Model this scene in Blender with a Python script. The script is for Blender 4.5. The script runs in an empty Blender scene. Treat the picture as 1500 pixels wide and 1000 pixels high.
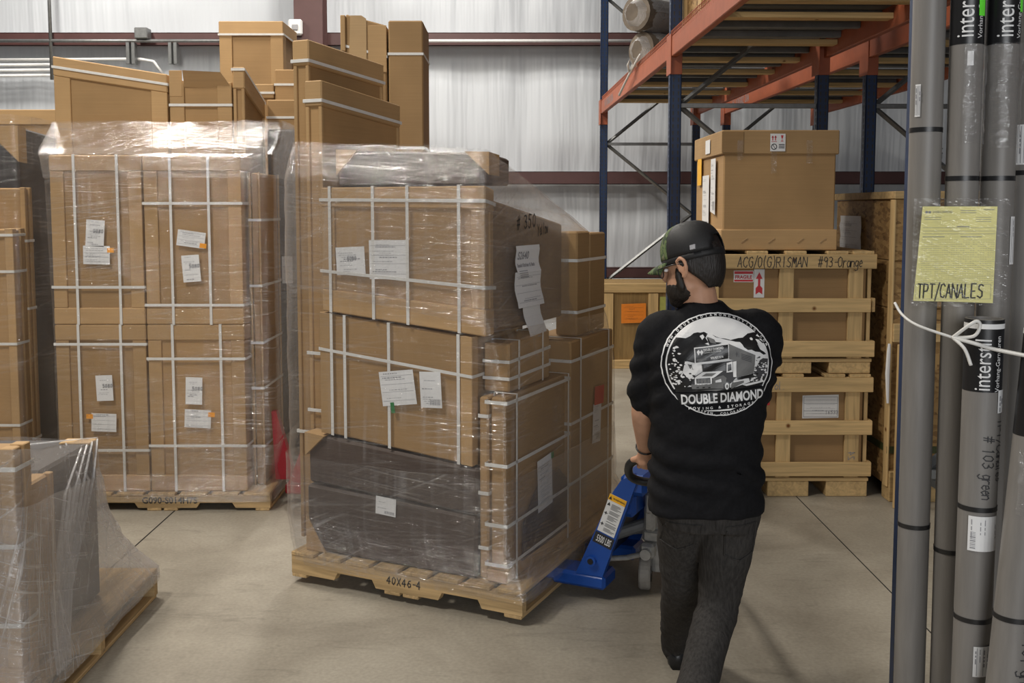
import bpy, bmesh, math, random
from math import sin, cos, pi, radians, sqrt, atan2
from mathutils import Vector, Matrix, noise
from mathutils.geometry import tessellate_polygon
from mathutils.bvhtree import BVHTree
random.seed(7)
SC = bpy.context.scene
COL = SC.collection

# ------------------------------------------------------------------ materials
def newmat(name):
    m = bpy.data.materials.new(name); m.use_nodes = True
    nt = m.node_tree; nt.nodes.clear()
    out = nt.nodes.new('ShaderNodeOutputMaterial')
    return m, nt, out
def N(nt, typ, **kw):
    n = nt.nodes.new(typ)
    for k, v in kw.items():
        if k.startswith('i_'):
            key = k[2:]
            key = int(key) if key.isdigit() else key.replace('_', ' ')
            n.inputs[key].default_value = v
        else: setattr(n, k, v)
    return n
def L(nt, a, b): nt.links.new(a, b)
def rgb(*c): return (c[0], c[1], c[2], 1)
def ramp(nt, stops):
    r = N(nt, 'ShaderNodeValToRGB'); e = r.color_ramp.elements
    while len(e) < len(stops): e.new(.5)
    for i, (p, c) in enumerate(stops):
        e[i].position = p; e[i].color = c if len(c) == 4 else rgb(*c)
    return r
def plain(name, col, rough=.55, metal=0, var=.06, scale=30, bump=0, rnd=0, spec=.5, stretch=(1, 1, 1)):
    """procedural surface: base colour with a little noise mottling and bump"""
    m, nt, out = newmat(name)
    p = N(nt, 'ShaderNodeBsdfPrincipled'); p.inputs['Roughness'].default_value = rough
    p.inputs['Metallic'].default_value = metal; p.inputs['Specular IOR Level'].default_value = spec
    tc = N(nt, 'ShaderNodeTexCoord'); mp = N(nt, 'ShaderNodeMapping'); mp.inputs['Scale'].default_value = stretch
    L(nt, tc.outputs['Object'], mp.inputs[0])
    nz = N(nt, 'ShaderNodeTexNoise', i_Scale=scale, i_Detail=5.0, i_Roughness=.6); L(nt, mp.outputs[0], nz.inputs['Vector'])
    r = ramp(nt, [(.3, tuple(c * (1 - var) for c in col)), (.7, tuple(min(1, c * (1 + var)) for c in col))])
    L(nt, nz.outputs['Fac'], r.inputs[0])
    src = r.outputs[0]
    if rnd:
        oi = N(nt, 'ShaderNodeObjectInfo'); mr = N(nt, 'ShaderNodeMapRange', i_3=1 - rnd, i_4=1 + rnd)
        L(nt, oi.outputs['Random'], mr.inputs[0])
        hs = N(nt, 'ShaderNodeHueSaturation'); L(nt, mr.outputs[0], hs.inputs['Value']); L(nt, src, hs.inputs['Color']); src = hs.outputs[0]
    L(nt, src, p.inputs['Base Color'])
    if bump:
        b = N(nt, 'ShaderNodeBump', i_Strength=bump, i_Distance=.01); L(nt, nz.outputs['Fac'], b.inputs['Height']); L(nt, b.outputs[0], p.inputs['Normal'])
    L(nt, p.outputs[0], out.inputs[0])
    return m
def cardboard(name, col, rough=.72):
    m, nt, out = newmat(name)
    p = N(nt, 'ShaderNodeBsdfPrincipled', i_Roughness=rough); p.inputs['Specular IOR Level'].default_value = .3
    tc = N(nt, 'ShaderNodeTexCoord')
    n1 = N(nt, 'ShaderNodeTexNoise', i_Scale=2.2, i_Detail=4.0); L(nt, tc.outputs['Object'], n1.inputs['Vector'])
    mp = N(nt, 'ShaderNodeMapping'); mp.inputs['Scale'].default_value = (2, 2, 110); L(nt, tc.outputs['Object'], mp.inputs[0])
    n2 = N(nt, 'ShaderNodeTexNoise', i_Scale=1.0, i_Detail=3.0); L(nt, mp.outputs[0], n2.inputs['Vector'])
    ad = N(nt, 'ShaderNodeMath', operation='MULTIPLY_ADD', i_1=.35); L(nt, n2.outputs['Fac'], ad.inputs[0]); L(nt, n1.outputs['Fac'], ad.inputs[2])
    r = ramp(nt, [(.42, tuple(c * .84 for c in col)), (.9, tuple(c * 1.12 for c in col))]); L(nt, ad.outputs[0], r.inputs[0])
    oi = N(nt, 'ShaderNodeObjectInfo'); mr = N(nt, 'ShaderNodeMapRange', i_3=.88, i_4=1.1); L(nt, oi.outputs['Random'], mr.inputs[0])
    hs = N(nt, 'ShaderNodeHueSaturation'); L(nt, mr.outputs[0], hs.inputs['Value']); L(nt, r.outputs[0], hs.inputs['Color'])
    L(nt, hs.outputs[0], p.inputs['Base Color'])
    b = N(nt, 'ShaderNodeBump', i_Strength=.25, i_Distance=.002); L(nt, n2.outputs['Fac'], b.inputs['Height'])
    b2 = N(nt, 'ShaderNodeBump', i_Strength=.25, i_Distance=.02); L(nt, n1.outputs['Fac'], b2.inputs['Height']); L(nt, b.outputs[0], b2.inputs['Normal'])
    L(nt, b2.outputs[0], p.inputs['Normal']); L(nt, p.outputs[0], out.inputs[0])
    return m
def wood(name, col, axis, dark=.7, rough=.65):
    m, nt, out = newmat(name)
    p = N(nt, 'ShaderNodeBsdfPrincipled', i_Roughness=rough); p.inputs['Specular IOR Level'].default_value = .25
    tc = N(nt, 'ShaderNodeTexCoord'); oi = N(nt, 'ShaderNodeObjectInfo')
    sc = [38, 38, 38]; sc[axis] = 2.2
    mp = N(nt, 'ShaderNodeMapping'); mp.inputs['Scale'].default_value = sc
    vm = N(nt, 'ShaderNodeVectorMath', operation='ADD'); L(nt, tc.outputs['Object'], vm.inputs[0])
    ml = N(nt, 'ShaderNodeMath', operation='MULTIPLY', i_1=37.0); L(nt, oi.outputs['Random'], ml.inputs[0])
    cx = N(nt, 'ShaderNodeCombineXYZ')
    for i in range(3): L(nt, ml.outputs[0], cx.inputs[i])
    L(nt, cx.outputs[0], vm.inputs[1]); L(nt, vm.outputs[0], mp.inputs[0])
    n1 = N(nt, 'ShaderNodeTexNoise', i_Scale=1.0, i_Detail=4.0, i_Distortion=.8); L(nt, mp.outputs[0], n1.inputs['Vector'])
    r = ramp(nt, [(.3, tuple(c * dark for c in col)), (.62, col), (.85, tuple(min(1, c * 1.1) for c in col))]); L(nt, n1.outputs['Fac'], r.inputs[0])
    # knots
    vo = N(nt, 'ShaderNodeTexVoronoi', i_Scale=4.5); L(nt, vm.outputs[0], vo.inputs['Vector'])
    kr = ramp(nt, [(.03, (.25, .12, .05)), (.085, (1, 1, 1))]); L(nt, vo.outputs['Distance'], kr.inputs[0])
    mx = N(nt, 'ShaderNodeMixRGB', blend_type='MULTIPLY', i_Fac=1.0); L(nt, r.outputs[0], mx.inputs[1]); L(nt, kr.outputs[0], mx.inputs[2])
    mr = N(nt, 'ShaderNodeMapRange', i_3=.85, i_4=1.12); L(nt, oi.outputs['Random'], mr.inputs[0])
    hs = N(nt, 'ShaderNodeHueSaturation'); L(nt, mr.outputs[0], hs.inputs['Value']); L(nt, mx.outputs[0], hs.inputs['Color'])
    L(nt, hs.outputs[0], p.inputs['Base Color'])
    b = N(nt, 'ShaderNodeBump', i_Strength=.3, i_Distance=.003); L(nt, n1.outputs['Fac'], b.inputs['Height']); L(nt, b.outputs[0], p.inputs['Normal'])
    L(nt, p.outputs[0], out.inputs[0])
    return m
def film_mat(name, base=.05, amt=.5, ang=.04, gl=.5, rough=.14):
    """stretch film: clear sheet with whitish stretched streaks and a glossy, wrinkled surface"""
    m, nt, out = newmat(name)
    uv = N(nt, 'ShaderNodeUVMap')
    def streak(su, sv, a, off, det=3.0):
        mp = N(nt, 'ShaderNodeMapping'); mp.inputs['Rotation'].default_value = (0, 0, a); mp.inputs['Location'].default_value = (off, off, 0)
        mp2 = N(nt, 'ShaderNodeMapping'); mp2.inputs['Scale'].default_value = (su, sv, 1)
        L(nt, uv.outputs[0], mp.inputs[0]); L(nt, mp.outputs[0], mp2.inputs[0])
        n = N(nt, 'ShaderNodeTexNoise', i_Scale=1.0, i_Detail=det, i_Roughness=.65, i_Distortion=.3); L(nt, mp2.outputs[0], n.inputs['Vector'])
        return n
    s1 = streak(1.3, 75, ang, 0); s2 = streak(1.0, 42, -ang * 4.5, 7); s3 = streak(1.6, 2.6, .2, 3, 3.0)
    mx = N(nt, 'ShaderNodeMath', operation='MAXIMUM'); L(nt, s1.outputs[0], mx.inputs[0]); L(nt, s2.outputs[0], mx.inputs[1])
    r = ramp(nt, [(.55, (0, 0, 0)), (.78, (1, 1, 1))]); L(nt, mx.outputs[0], r.inputs[0])
    r3 = ramp(nt, [(.38, (.08,) * 3), (.72, (1, 1, 1))]); L(nt, s3.outputs[0], r3.inputs[0])
    mu = N(nt, 'ShaderNodeMath', operation='MULTIPLY'); L(nt, r.outputs[0], mu.inputs[0]); L(nt, r3.outputs[0], mu.inputs[1])
    s4 = streak(26, .9, .03, 5, 2.0); r4 = ramp(nt, [(.51, (0, 0, 0)), (.73, (.5,) * 3)]); L(nt, s4.outputs[0], r4.inputs[0])
    mu4 = N(nt, 'ShaderNodeMath', operation='MULTIPLY'); L(nt, r4.outputs[0], mu4.inputs[0]); L(nt, r3.outputs[0], mu4.inputs[1])
    su = N(nt, 'ShaderNodeMath', operation='ADD'); L(nt, mu.outputs[0], su.inputs[0]); L(nt, mu4.outputs[0], su.inputs[1])
    fa = N(nt, 'ShaderNodeMath', operation='MULTIPLY_ADD', i_1=amt, i_2=base); L(nt, su.outputs[0], fa.inputs[0])
    lw = N(nt, 'ShaderNodeLayerWeight', i_Blend=.35)
    ed = N(nt, 'ShaderNodeMath', operation='POWER', i_1=3.0); L(nt, lw.outputs['Facing'], ed.inputs[0])
    ed2 = N(nt, 'ShaderNodeMath', operation='MULTIPLY_ADD', i_1=.35); L(nt, ed.outputs[0], ed2.inputs[0]); L(nt, fa.outputs[0], ed2.inputs[2]); ed2.use_clamp = True
    tr = N(nt, 'ShaderNodeBsdfTransparent'); tr.inputs[0].default_value = (.97, .97, .97, 1)
    df = N(nt, 'ShaderNodeBsdfDiffuse'); df.inputs[0].default_value = (.8, .8, .82, 1)
    tl = N(nt, 'ShaderNodeBsdfTranslucent'); tl.inputs[0].default_value = (.8, .8, .82, 1)
    dm = N(nt, 'ShaderNodeMixShader', i_0=.35); L(nt, df.outputs[0], dm.inputs[1]); L(nt, tl.outputs[0], dm.inputs[2])
    a = N(nt, 'ShaderNodeMixShader'); L(nt, ed2.outputs[0], a.inputs[0]); L(nt, tr.outputs[0], a.inputs[1]); L(nt, dm.outputs[0], a.inputs[2])
    g = N(nt, 'ShaderNodeBsdfGlossy', i_Roughness=rough); g.inputs[0].default_value = (1, 1, 1, 1)
    hs = N(nt, 'ShaderNodeMath', operation='ADD'); L(nt, s1.outputs[0], hs.inputs[0]); L(nt, s2.outputs[0], hs.inputs[1])
    b = N(nt, 'ShaderNodeBump', i_Strength=.8, i_Distance=.012); L(nt, hs.outputs[0], b.inputs['Height'])
    b2 = N(nt, 'ShaderNodeBump', i_Strength=.5, i_Distance=.06); L(nt, s3.outputs[0], b2.inputs['Height']); L(nt, b.outputs[0], b2.inputs['Normal'])
    L(nt, b2.outputs[0], g.inputs['Normal'])
    g3 = N(nt, 'ShaderNodeMath', operation='MULTIPLY_ADD', i_1=.11 * gl, i_2=.018 * gl); L(nt, r3.outputs[0], g3.inputs[0])
    gf = N(nt, 'ShaderNodeMath', operation='MULTIPLY_ADD', i_1=.5); L(nt, ed.outputs[0], gf.inputs[0]); L(nt, g3.outputs[0], gf.inputs[2])
    gf2 = N(nt, 'ShaderNodeMath', operation='MULTIPLY_ADD', i_1=.12 * gl * 2); L(nt, mu.outputs[0], gf2.inputs[0]); L(nt, gf.outputs[0], gf2.inputs[2]); gf2.use_clamp = True
    o = N(nt, 'ShaderNodeMixShader'); L(nt, gf2.outputs[0], o.inputs[0]); L(nt, a.outputs[0], o.inputs[1]); L(nt, g.outputs[0], o.inputs[2])
    L(nt, o.outputs[0], out.inputs[0])
    return m

CB = (.385, .238, .108)
M = {}
M['card'] = cardboard('cardboard', CB)
M['card_lid'] = cardboard('cardboard_lid', (.455, .29, .138))
M['card_post'] = cardboard('cardboard_post', (.435, .277, .13))
M['card_dark'] = cardboard('cardboard_brown', (.335, .205, .092))
M['card_in'] = cardboard('cardboard_cut', (.52, .35, .18))
M['foam'] = cardboard('dark_wrapped_panel', (.088, .062, .050), .5)
M['brownwrap'] = cardboard('brown_wrapped_block', (.2, .13, .075), .55)
M['foam2'] = cardboard('charcoal_wrapped_panel', (.05, .045, .045), .5)
M['strap'] = plain('white_strap', (.72, .71, .68), .4, var=.05)
M['paper'] = plain('white_paper', (.78, .78, .78), .6, var=.02)
M['ink'] = plain('black_ink', (.03, .03, .033), .6)
M['ink_grey'] = plain('grey_print', (.3, .3, .32), .6)
M['orange_tag'] = plain('orange_tag', (.9, .36, .02), .5)
M['green_tag'] = plain('green_tag', (.02, .2, .05), .5)
M['lime_tag'] = plain('lime_tag', (.15, .85, .05), .5)
M['red_ink'] = plain('red_ink', (.55, .02, .03), .5)
PINE = (.66, .46, .22)
for i, ax in enumerate('xyz'):
    M['pine_' + ax] = wood('pine_grain_' + ax, PINE, i)
    M['pal_' + ax] = wood('pallet_wood_' + ax, (.58, .40, .20), i, .6)
M['osb'] = None
M['film'] = film_mat('stretch_film', .025, .42, .03, .75, .12)
M['film_heavy'] = film_mat('stretch_film_thick', .15, .65, .12, .8, .18)
M['film_fold'] = film_mat('stretch_film_roped', .45, .5, .02, .8, .2)
M['blue'] = plain('blue_paint', (.012, .075, .36), .32, var=.08, scale=9)
M['rackblue'] = plain('rack_blue', (.012, .03, .085), .4, var=.15, scale=12)
M['orange'] = plain('rack_orange', (.36, .095, .04), .5, var=.1, scale=8)
M['steel'] = plain('galvanised_steel', (.22, .225, .225), .42, .6, var=.15, scale=25)
M['deck'] = plain('deck_steel', (.17, .175, .18), .6, .2, var=.2, scale=7)
M['maroon'] = plain('maroon_steel', (.085, .038, .036), .45, var=.1, scale=6)
M['grey_plastic'] = plain('white_plastic', (.7, .7, .7), .4)
M['black'] = plain('black_rubber', (.015, .015, .016), .35, var=.2)
M['cast'] = plain('cast_grey', (.42, .42, .41), .42, .35, var=.15, scale=40)
M['tyre'] = plain('grey_tyre', (.36, .34, .31), .6, var=.15, scale=25)
M['red'] = plain('red_paint', (.36, .012, .025), .4)
M['tube'] = plain('grey_card_tube', (.20, .188, .175), .45, var=.1, scale=60, stretch=(1, 1, .08))
M['tubeblack'] = plain('black_print', (.012, .012, .013), .35)
M['white_ink'] = plain('white_print', (.78, .78, .78), .5, var=.02)
M['yellow'] = plain('yellow_paper', (.92, .86, .36), .6, var=.02)
M['clear'] = film_mat('clear_plastic', .015, .25, .1, .8, .1)
M['film_milky'] = film_mat('stretch_film_layered', .035, .42, .09, .95, .12)
M['film_near'] = film_mat('stretch_film_bunched', .17, .9, .28, .9, .16)
M['skin'] = plain('skin', (.53, .29, .185), .5, var=.07, scale=25)
M['hair'] = plain('dark_hair', (.014, .01, .008), .45, var=.5, scale=60, bump=.5, stretch=(3, 3, .5))
M['shirt'] = plain('black_cotton', (.0075, .0075, .009), .85, var=.25, scale=90, bump=.15, spec=.2)
M['denim'] = plain('charcoal_denim', (.042, .039, .037), .85, var=.35, scale=45, bump=.3, spec=.15, stretch=(2.5, 2.5, .6))
M['capmesh'] = plain('black_mesh', (.008, .008, .009), .6, var=.5, scale=420, bump=.1)
M['pgrey'] = plain('grey_shirt_print', (.16, .16, .16), .7)
M['pdark'] = plain('dark_shirt_print', (.05, .05, .055), .7)
M['lens'] = film_mat('spectacle_lens', .02, .1, .05, .8, .05)
M['warn'] = plain('warning_orange', (.95, .5, .03), .5)
M['lavender_bag'] = film_mat('grey_bag', .3, .5, .2, .7, .2)
M['bronze'] = plain('bronze_fabric_roll', (.16, .125, .09), .6, var=.2, scale=12)

def camo():
    m, nt, out = newmat('camo_cloth')
    p = N(nt, 'ShaderNodeBsdfPrincipled', i_Roughness=.8)
    tc = N(nt, 'ShaderNodeTexCoord'); nz = N(nt, 'ShaderNodeTexNoise', i_Scale=26.0, i_Detail=2.0); L(nt, tc.outputs['Object'], nz.inputs['Vector'])
    r = ramp(nt, [(.4, (.03, .05, .02)), (.47, (.12, .16, .06)), (.55, (.05, .09, .035)), (.62, (.2, .2, .11))]); r.color_ramp.interpolation = 'CONSTANT'
    L(nt, nz.outputs['Fac'], r.inputs[0]); L(nt, r.outputs[0], p.inputs['Base Color']); L(nt, p.outputs[0], out.inputs[0]); return m
M['camo'] = camo()
def osb():
    m, nt, out = newmat('strand_board')
    p = N(nt, 'ShaderNodeBsdfPrincipled', i_Roughness=.7)
    tc = N(nt, 'ShaderNodeTexCoord'); mp = N(nt, 'ShaderNodeMapping'); mp.inputs['Scale'].default_value = (14, 14, 32); L(nt, tc.outputs['Object'], mp.inputs[0])
    vo = N(nt, 'ShaderNodeTexVoronoi', i_Scale=1.6); nz = N(nt, 'ShaderNodeTexNoise', i_Scale=.7, i_Detail=4.0); L(nt, mp.outputs[0], nz.inputs['Vector'])
    vm = N(nt, 'ShaderNodeVectorMath', operation='ADD'); L(nt, mp.outputs[0], vm.inputs[0]); L(nt, nz.outputs['Color'], vm.inputs[1]); L(nt, vm.outputs[0], vo.inputs['Vector'])
    r = ramp(nt, [(.0, (.12, .06, .02)), (.35, (.3, .17, .06)), (.7, (.42, .26, .1)), (1, (.22, .12, .04))]); L(nt, vo.outputs['Color'], r.inputs[0])
    L(nt, r.outputs[0], p.inputs['Base Color']); L(nt, p.outputs[0], out.inputs[0]); return m
M['osb'] = osb()
def concrete():
    m, nt, out = newmat('polished_concrete')
    p = N(nt, 'ShaderNodeBsdfPrincipled', i_Roughness=.5); p.inputs['Specular IOR Level'].default_value = .35
    tc = N(nt, 'ShaderNodeTexCoord')
    n1 = N(nt, 'ShaderNodeTexNoise', i_Scale=1.1, i_Detail=7.0, i_Roughness=.62, i_Distortion=.5); L(nt, tc.outputs['Object'], n1.inputs['Vector'])
    n2 = N(nt, 'ShaderNodeTexNoise', i_Scale=60.0, i_Detail=4.0); L(nt, tc.outputs['Object'], n2.inputs['Vector'])
    r = ramp(nt, [(.3, (.225, .198, .158)), (.5, (.315, .283, .228)), (.7, (.40, .365, .30))]); L(nt, n1.outputs['Fac'], r.inputs[0])
    r2 = ramp(nt, [(.3, (.88,) * 3), (.7, (1.08,) * 3)]); L(nt, n2.outputs['Fac'], r2.inputs[0])
    mx = N(nt, 'ShaderNodeMixRGB', blend_type='MULTIPLY', i_Fac=1.0); L(nt, r.outputs[0], mx.inputs[1]); L(nt, r2.outputs[0], mx.inputs[2])
    # faint scuffs
    mp = N(nt, 'ShaderNodeMapping'); mp.inputs['Rotation'].default_value = (0, 0, .7); mp.inputs['Scale'].default_value = (2.2, 9, 1); L(nt, tc.outputs['Object'], mp.inputs[0])
    n3 = N(nt, 'ShaderNodeTexNoise', i_Scale=1.2, i_Detail=6.0, i_Roughness=.65, i_Distortion=1.6); L(nt, mp.outputs[0], n3.inputs['Vector'])
    r3 = ramp(nt, [(.28, (.72,) * 3), (.44, (1,) * 3)]); L(nt, n3.outputs['Fac'], r3.inputs[0])
    m2 = N(nt, 'ShaderNodeMixRGB', blend_type='MULTIPLY', i_Fac=.8); L(nt, mx.outputs[0], m2.inputs[1]); L(nt, r3.outputs[0], m2.inputs[2])
    L(nt, m2.outputs[0], p.inputs['Base Color'])
    rr = N(nt, 'ShaderNodeMapRange', i_3=.38, i_4=.62); L(nt, n1.outputs['Fac'], rr.inputs[0]); L(nt, rr.outputs[0], p.inputs['Roughness'])
    L(nt, p.outputs[0], out.inputs[0]); return m
M['concrete'] = concrete()
def vinyl():
    m, nt, out = newmat('white_insulation_facing')
    p = N(nt, 'ShaderNodeBsdfPrincipled', i_Roughness=.42); p.inputs['Base Color'].default_value = rgb(.63, .665, .71)
    tc = N(nt, 'ShaderNodeTexCoord'); mp = N(nt, 'ShaderNodeMapping'); mp.inputs['Scale'].default_value = (2.2, 1, .16); L(nt, tc.outputs['Object'], mp.inputs[0])
    n = N(nt, 'ShaderNodeTexNoise', i_Scale=1.6, i_Detail=3.0, i_Roughness=.5); L(nt, mp.outputs[0], n.inputs['Vector'])
    b = N(nt, 'ShaderNodeBump', i_Strength=.55, i_Distance=.12); L(nt, n.outputs['Fac'], b.inputs['Height']); L(nt, b.outputs[0], p.inputs['Normal'])
    L(nt, p.outputs[0], out.inputs[0]); return m
M['vinyl'] = vinyl()

# ------------------------------------------------------------------ mesh builder
def loc_id(x, y, z): return (x, y, z)
_tc = {}
def glyphs(s, bold=0.0):
    k = (s, bold)
    if k not in _tc:
        cd = bpy.data.curves.new('t', 'FONT'); cd.body = s; cd.offset = bold; cd.resolution_u = 3
        o = bpy.data.objects.new('t', cd); COL.objects.link(o)
        dg = bpy.context.evaluated_depsgraph_get()
        me = bpy.data.meshes.new_from_object(o.evaluated_get(dg))
        v = [(a.co.x, a.co.y) for a in me.vertices]; f = [list(p.vertices) for p in me.polygons]
        bpy.data.objects.remove(o); bpy.data.meshes.remove(me); bpy.data.curves.remove(cd)
        x0 = min(a for a, _ in v); x1 = max(a for a, _ in v)
        _tc[k] = ([(a - x0, b) for a, b in v], f, x1 - x0)
    return _tc[k]
SF = {  # single-stroke hand lettering on a 4 x 6 grid
 'A': '0,0 2,6 4,0;1,2 3,2.2', 'C': '4,5 3,6 1,5.5 0,3 1,.4 3,0 4,1', 'G': '4,5 3,6 1,5.5 0,3 1,.4 3,0 4,1 4,3 2.5,3', '/': '0,-1 3,6.6',
 'O': '2,6 .5,5 0,3 .6,.8 2,0 3.5,1 4,3 3.4,5 2,6', 'R': '0,0 0,6 3,5.8 3.6,4.4 2.8,3.2 0,3;1.6,3.1 4,0', 'I': '2,0 2,6', 'S': '4,5.2 2.5,6 .8,5.3 .8,3.8 3.4,2.6 3.6,.9 2,0 0,.8',
 'M': '0,0 .6,6 2,2 3.4,6 4,0', 'N': '0,0 0,6 4,0 4,6', '#': '1,0 1.8,6;2.6,0 3.4,6;0,2 4,2.2;.2,4 4.2,4.2', '9': '3.6,4 2,3 .4,4 .8,5.6 2.4,6 3.6,5 3.4,0',
 '3': '.2,5.4 2,6 3.6,5 2.8,3.5 1.4,3.2 3.4,2.6 3.7,1 2,0 .2,.7', '-': '.6,2.8 3.4,3', 'T': '0,6 4,6;2,6 2,0', 'P': '0,0 0,6 3,5.8 3.6,4.3 2.8,3 0,2.9', 'L': '0,6 0,0 3.4,0',
 'E': '3.4,6 0,6 0,0 3.4,0;0,3 2.6,3', '5': '3.6,6 .6,6 .4,3.6 2.4,3.8 3.6,2.4 3,.5 1.2,0 0,.8', '0': '2,6 .4,4.6 .4,1.4 2,0 3.5,1.4 3.6,4.6 2,6', 'Y': '0,6 2,3 4,6;2,3 1.6,0',
 '1': '1,4.8 2,6 2,0', '4': '2.8,0 2.8,6 0,2 4,2', 'X': '0,0 4,6;0,6 4,0', '.': '1.6,0 2,.5', 'H': '0,0 0,6;4,0 4,6;0,3 4,3', '7': '0,6 4,6 1.5,0', '6': '3.4,5.6 1.4,4.6 .4,2 1.6,0 3.4,.8 3.3,2.6 1.6,3.2 .5,2', 'W': '0,6 1,0 2,4 3,0 4,6', '8': '2,3.2 .4,4.6 2,6 3.4,4.6 2,3.2 .2,1.4 2,0 3.8,1.4 2,3.2', 'D': '0,0 0,6 2.4,5.6 4,3 2.4,.4 0,0',
 'a': '3,3.4 1,3.8 0,2 1,.1 2.6,.6 3,3.4 3.2,0', 'b': '0,6 0,0 2,.1 3.2,1.6 2.2,3.4 0,2.8', 'c': '3,3 1.4,3.8 .2,2 1.2,.1 3,.6', 'e': '.3,1.8 3,2.2 2,3.8 .6,3 .4,1 1.8,0 3,.8', 'g': '3,3.4 1,3.8 0,2 1,.3 3,1 3,3.6 3,-1.4 1.2,-2.2 0,-1.4',
 'i': '1.4,3.6 1.4,0;1.4,4.8 1.5,5.1', 'l': '1,6 1,.6 1.6,0', 'n': '0,3.8 0,0 0,2.6 1.6,3.8 2.8,3 3,0', 'o': '1.5,3.8 .2,2.6 .3,.8 1.5,0 2.8,1 2.9,2.8 1.5,3.8', 'r': '0,3.8 .2,0 .2,2.4 1.4,3.8 2.6,3.4', 's': '2.6,3.4 1,3.8 .6,2.6 2.4,1.4 1.8,.1 0,.4', 't': '1.2,5.4 1.2,.4 2,0;.2,3.8 2.4,3.8', 'u': '0,3.6 .2,.6 1.4,0 2.6,1 2.8,3.6 2.8,0', 'w': '0,3.6 .8,0 1.6,2.6 2.4,0 3.2,3.6', ' ': '', '(': '2,7 .8,4 1,1 2,-1', ')': '1,7 2.4,4 2.2,1 1,-1', 'p': '0,3.6 0,-2 0,2.6 1.8,3.8 3,2 1.8,.2 0,1'}
class MB:
    def __init__(s): s.v = []; s.f = []; s.mi = []; s.uv = None
    def add(s, vs, fs, fn=None, m=0):
        o = len(s.v)
        s.v += [tuple(fn(*p)) if fn else tuple(p) for p in vs]
        s.f += [[i + o for i in q] for q in fs]; s.mi += [m] * len(fs)
        return s
    def box(s, x0, x1, y0, y1, z0, z1, r=.004, fn=None, m=0):
        h = ((x1 - x0) / 2, (y1 - y0) / 2, (z1 - z0) / 2); c = ((x0 + x1) / 2, (y0 + y1) / 2, (z0 + z1) / 2)
        r = min(r, .35 * min(abs(q) for q in h) * 2)
        ix = {}; vs = []
        for a in (-1, 1):
            for b in (-1, 1):
                for d in (-1, 1):
                    sg = (a, b, d)
                    for ax in range(3):
                        ix[sg + (ax,)] = len(vs)
                        vs.append(tuple(c[k] + sg[k] * (h[k] - (0 if k == ax else r)) for k in range(3)))
        fs = []
        for ax in range(3):
            o = [k for k in range(3) if k != ax]
            for sg in (-1, 1):
                q = []
                for p, w in ((-1, -1), (1, -1), (1, 1), (-1, 1)):
                    t = [0, 0, 0]; t[ax] = sg; t[o[0]] = p; t[o[1]] = w; q.append(ix[tuple(t) + (ax,)])
                fs.append(q)
        for ax in range(3):
            o = [k for k in range(3) if k != ax]
            for p in (-1, 1):
                for w in (-1, 1):
                    t1 = [0, 0, 0]; t1[ax] = -1; t1[o[0]] = p; t1[o[1]] = w
                    t2 = list(t1); t2[ax] = 1
                    fs.append([ix[tuple(t1) + (o[0],)], ix[tuple(t2) + (o[0],)], ix[tuple(t2) + (o[1],)], ix[tuple(t1) + (o[1],)]])
        for a in (-1, 1):
            for b in (-1, 1):
                for d in (-1, 1): fs.append([ix[(a, b, d, k)] for k in range(3)])
        return s.add(vs, fs, fn, m)
    def prism(s, pts, fn, d0, d1, m=0):
        """2-D outline pts extruded between depths d0 and d1; fn(u, v, d) -> point"""
        n = len(pts); vs = [(a, b, d0) for a, b in pts] + [(a, b, d1) for a, b in pts]
        fs = [[i, (i + 1) % n, n + (i + 1) % n, n + i] for i in range(n)]
        tri = tessellate_polygon([[Vector((a, b, 0)) for a, b in pts]])
        fs += [list(t) for t in tri] + [[i + n for i in t] for t in tri]
        return s.add(vs, fs, fn, m)
    def tube(s, pts, r, n=10, fn=None, m=0, flat=1.0, caps=True):
        pts = [Vector(p) for p in pts]; rr = r if isinstance(r, (list, tuple)) else [r] * len(pts)
        vs = []; fs = []; prev = None
        for i, p in enumerate(pts):
            t = (pts[min(i + 1, len(pts) - 1)] - pts[max(i - 1, 0)]).normalized()
            if prev is None:
                a = Vector((0, 0, 1)) if abs(t.z) < .9 else Vector((1, 0, 0))
                u = t.cross(a).normalized()
            else: u = (prev - t * prev.dot(t)).normalized()
            w = t.cross(u); prev = u
            for k in range(n):
                an = 2 * pi * k / n; vs.append(tuple(p + (u * cos(an) + w * sin(an) * flat) * rr[i]))
        for i in range(len(pts) - 1):
            for k in range(n): fs.append([i * n + k, i * n + (k + 1) % n, (i + 1) * n + (k + 1) % n, (i + 1) * n + k])
        if caps: fs += [list(range(n)), [(len(pts) - 1) * n + k for k in range(n)]]
        return s.add(vs, fs, fn, m)
    def loft(s, rings, caps=True, fn=None, m=0):
        n = len(rings[0]); vs = [p for r in rings for p in r]; fs = []
        for i in range(len(rings) - 1):
            for k in range(n): fs.append([i * n + k, i * n + (k + 1) % n, (i + 1) * n + (k + 1) % n, (i + 1) * n + k])
        if caps: fs += [list(range(n)), [(len(rings) - 1) * n + k for k in range(n)]]
        return s.add(vs, fs, fn, m)
    def lathe(s, prof, n=24, fn=None, m=0, c=(0, 0)):
        rings = [[(c[0] + r * cos(2 * pi * k / n), c[1] + r * sin(2 * pi * k / n), z) for k in range(n)] for r, z in prof]
        return s.loft(rings, False, fn, m)
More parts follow.
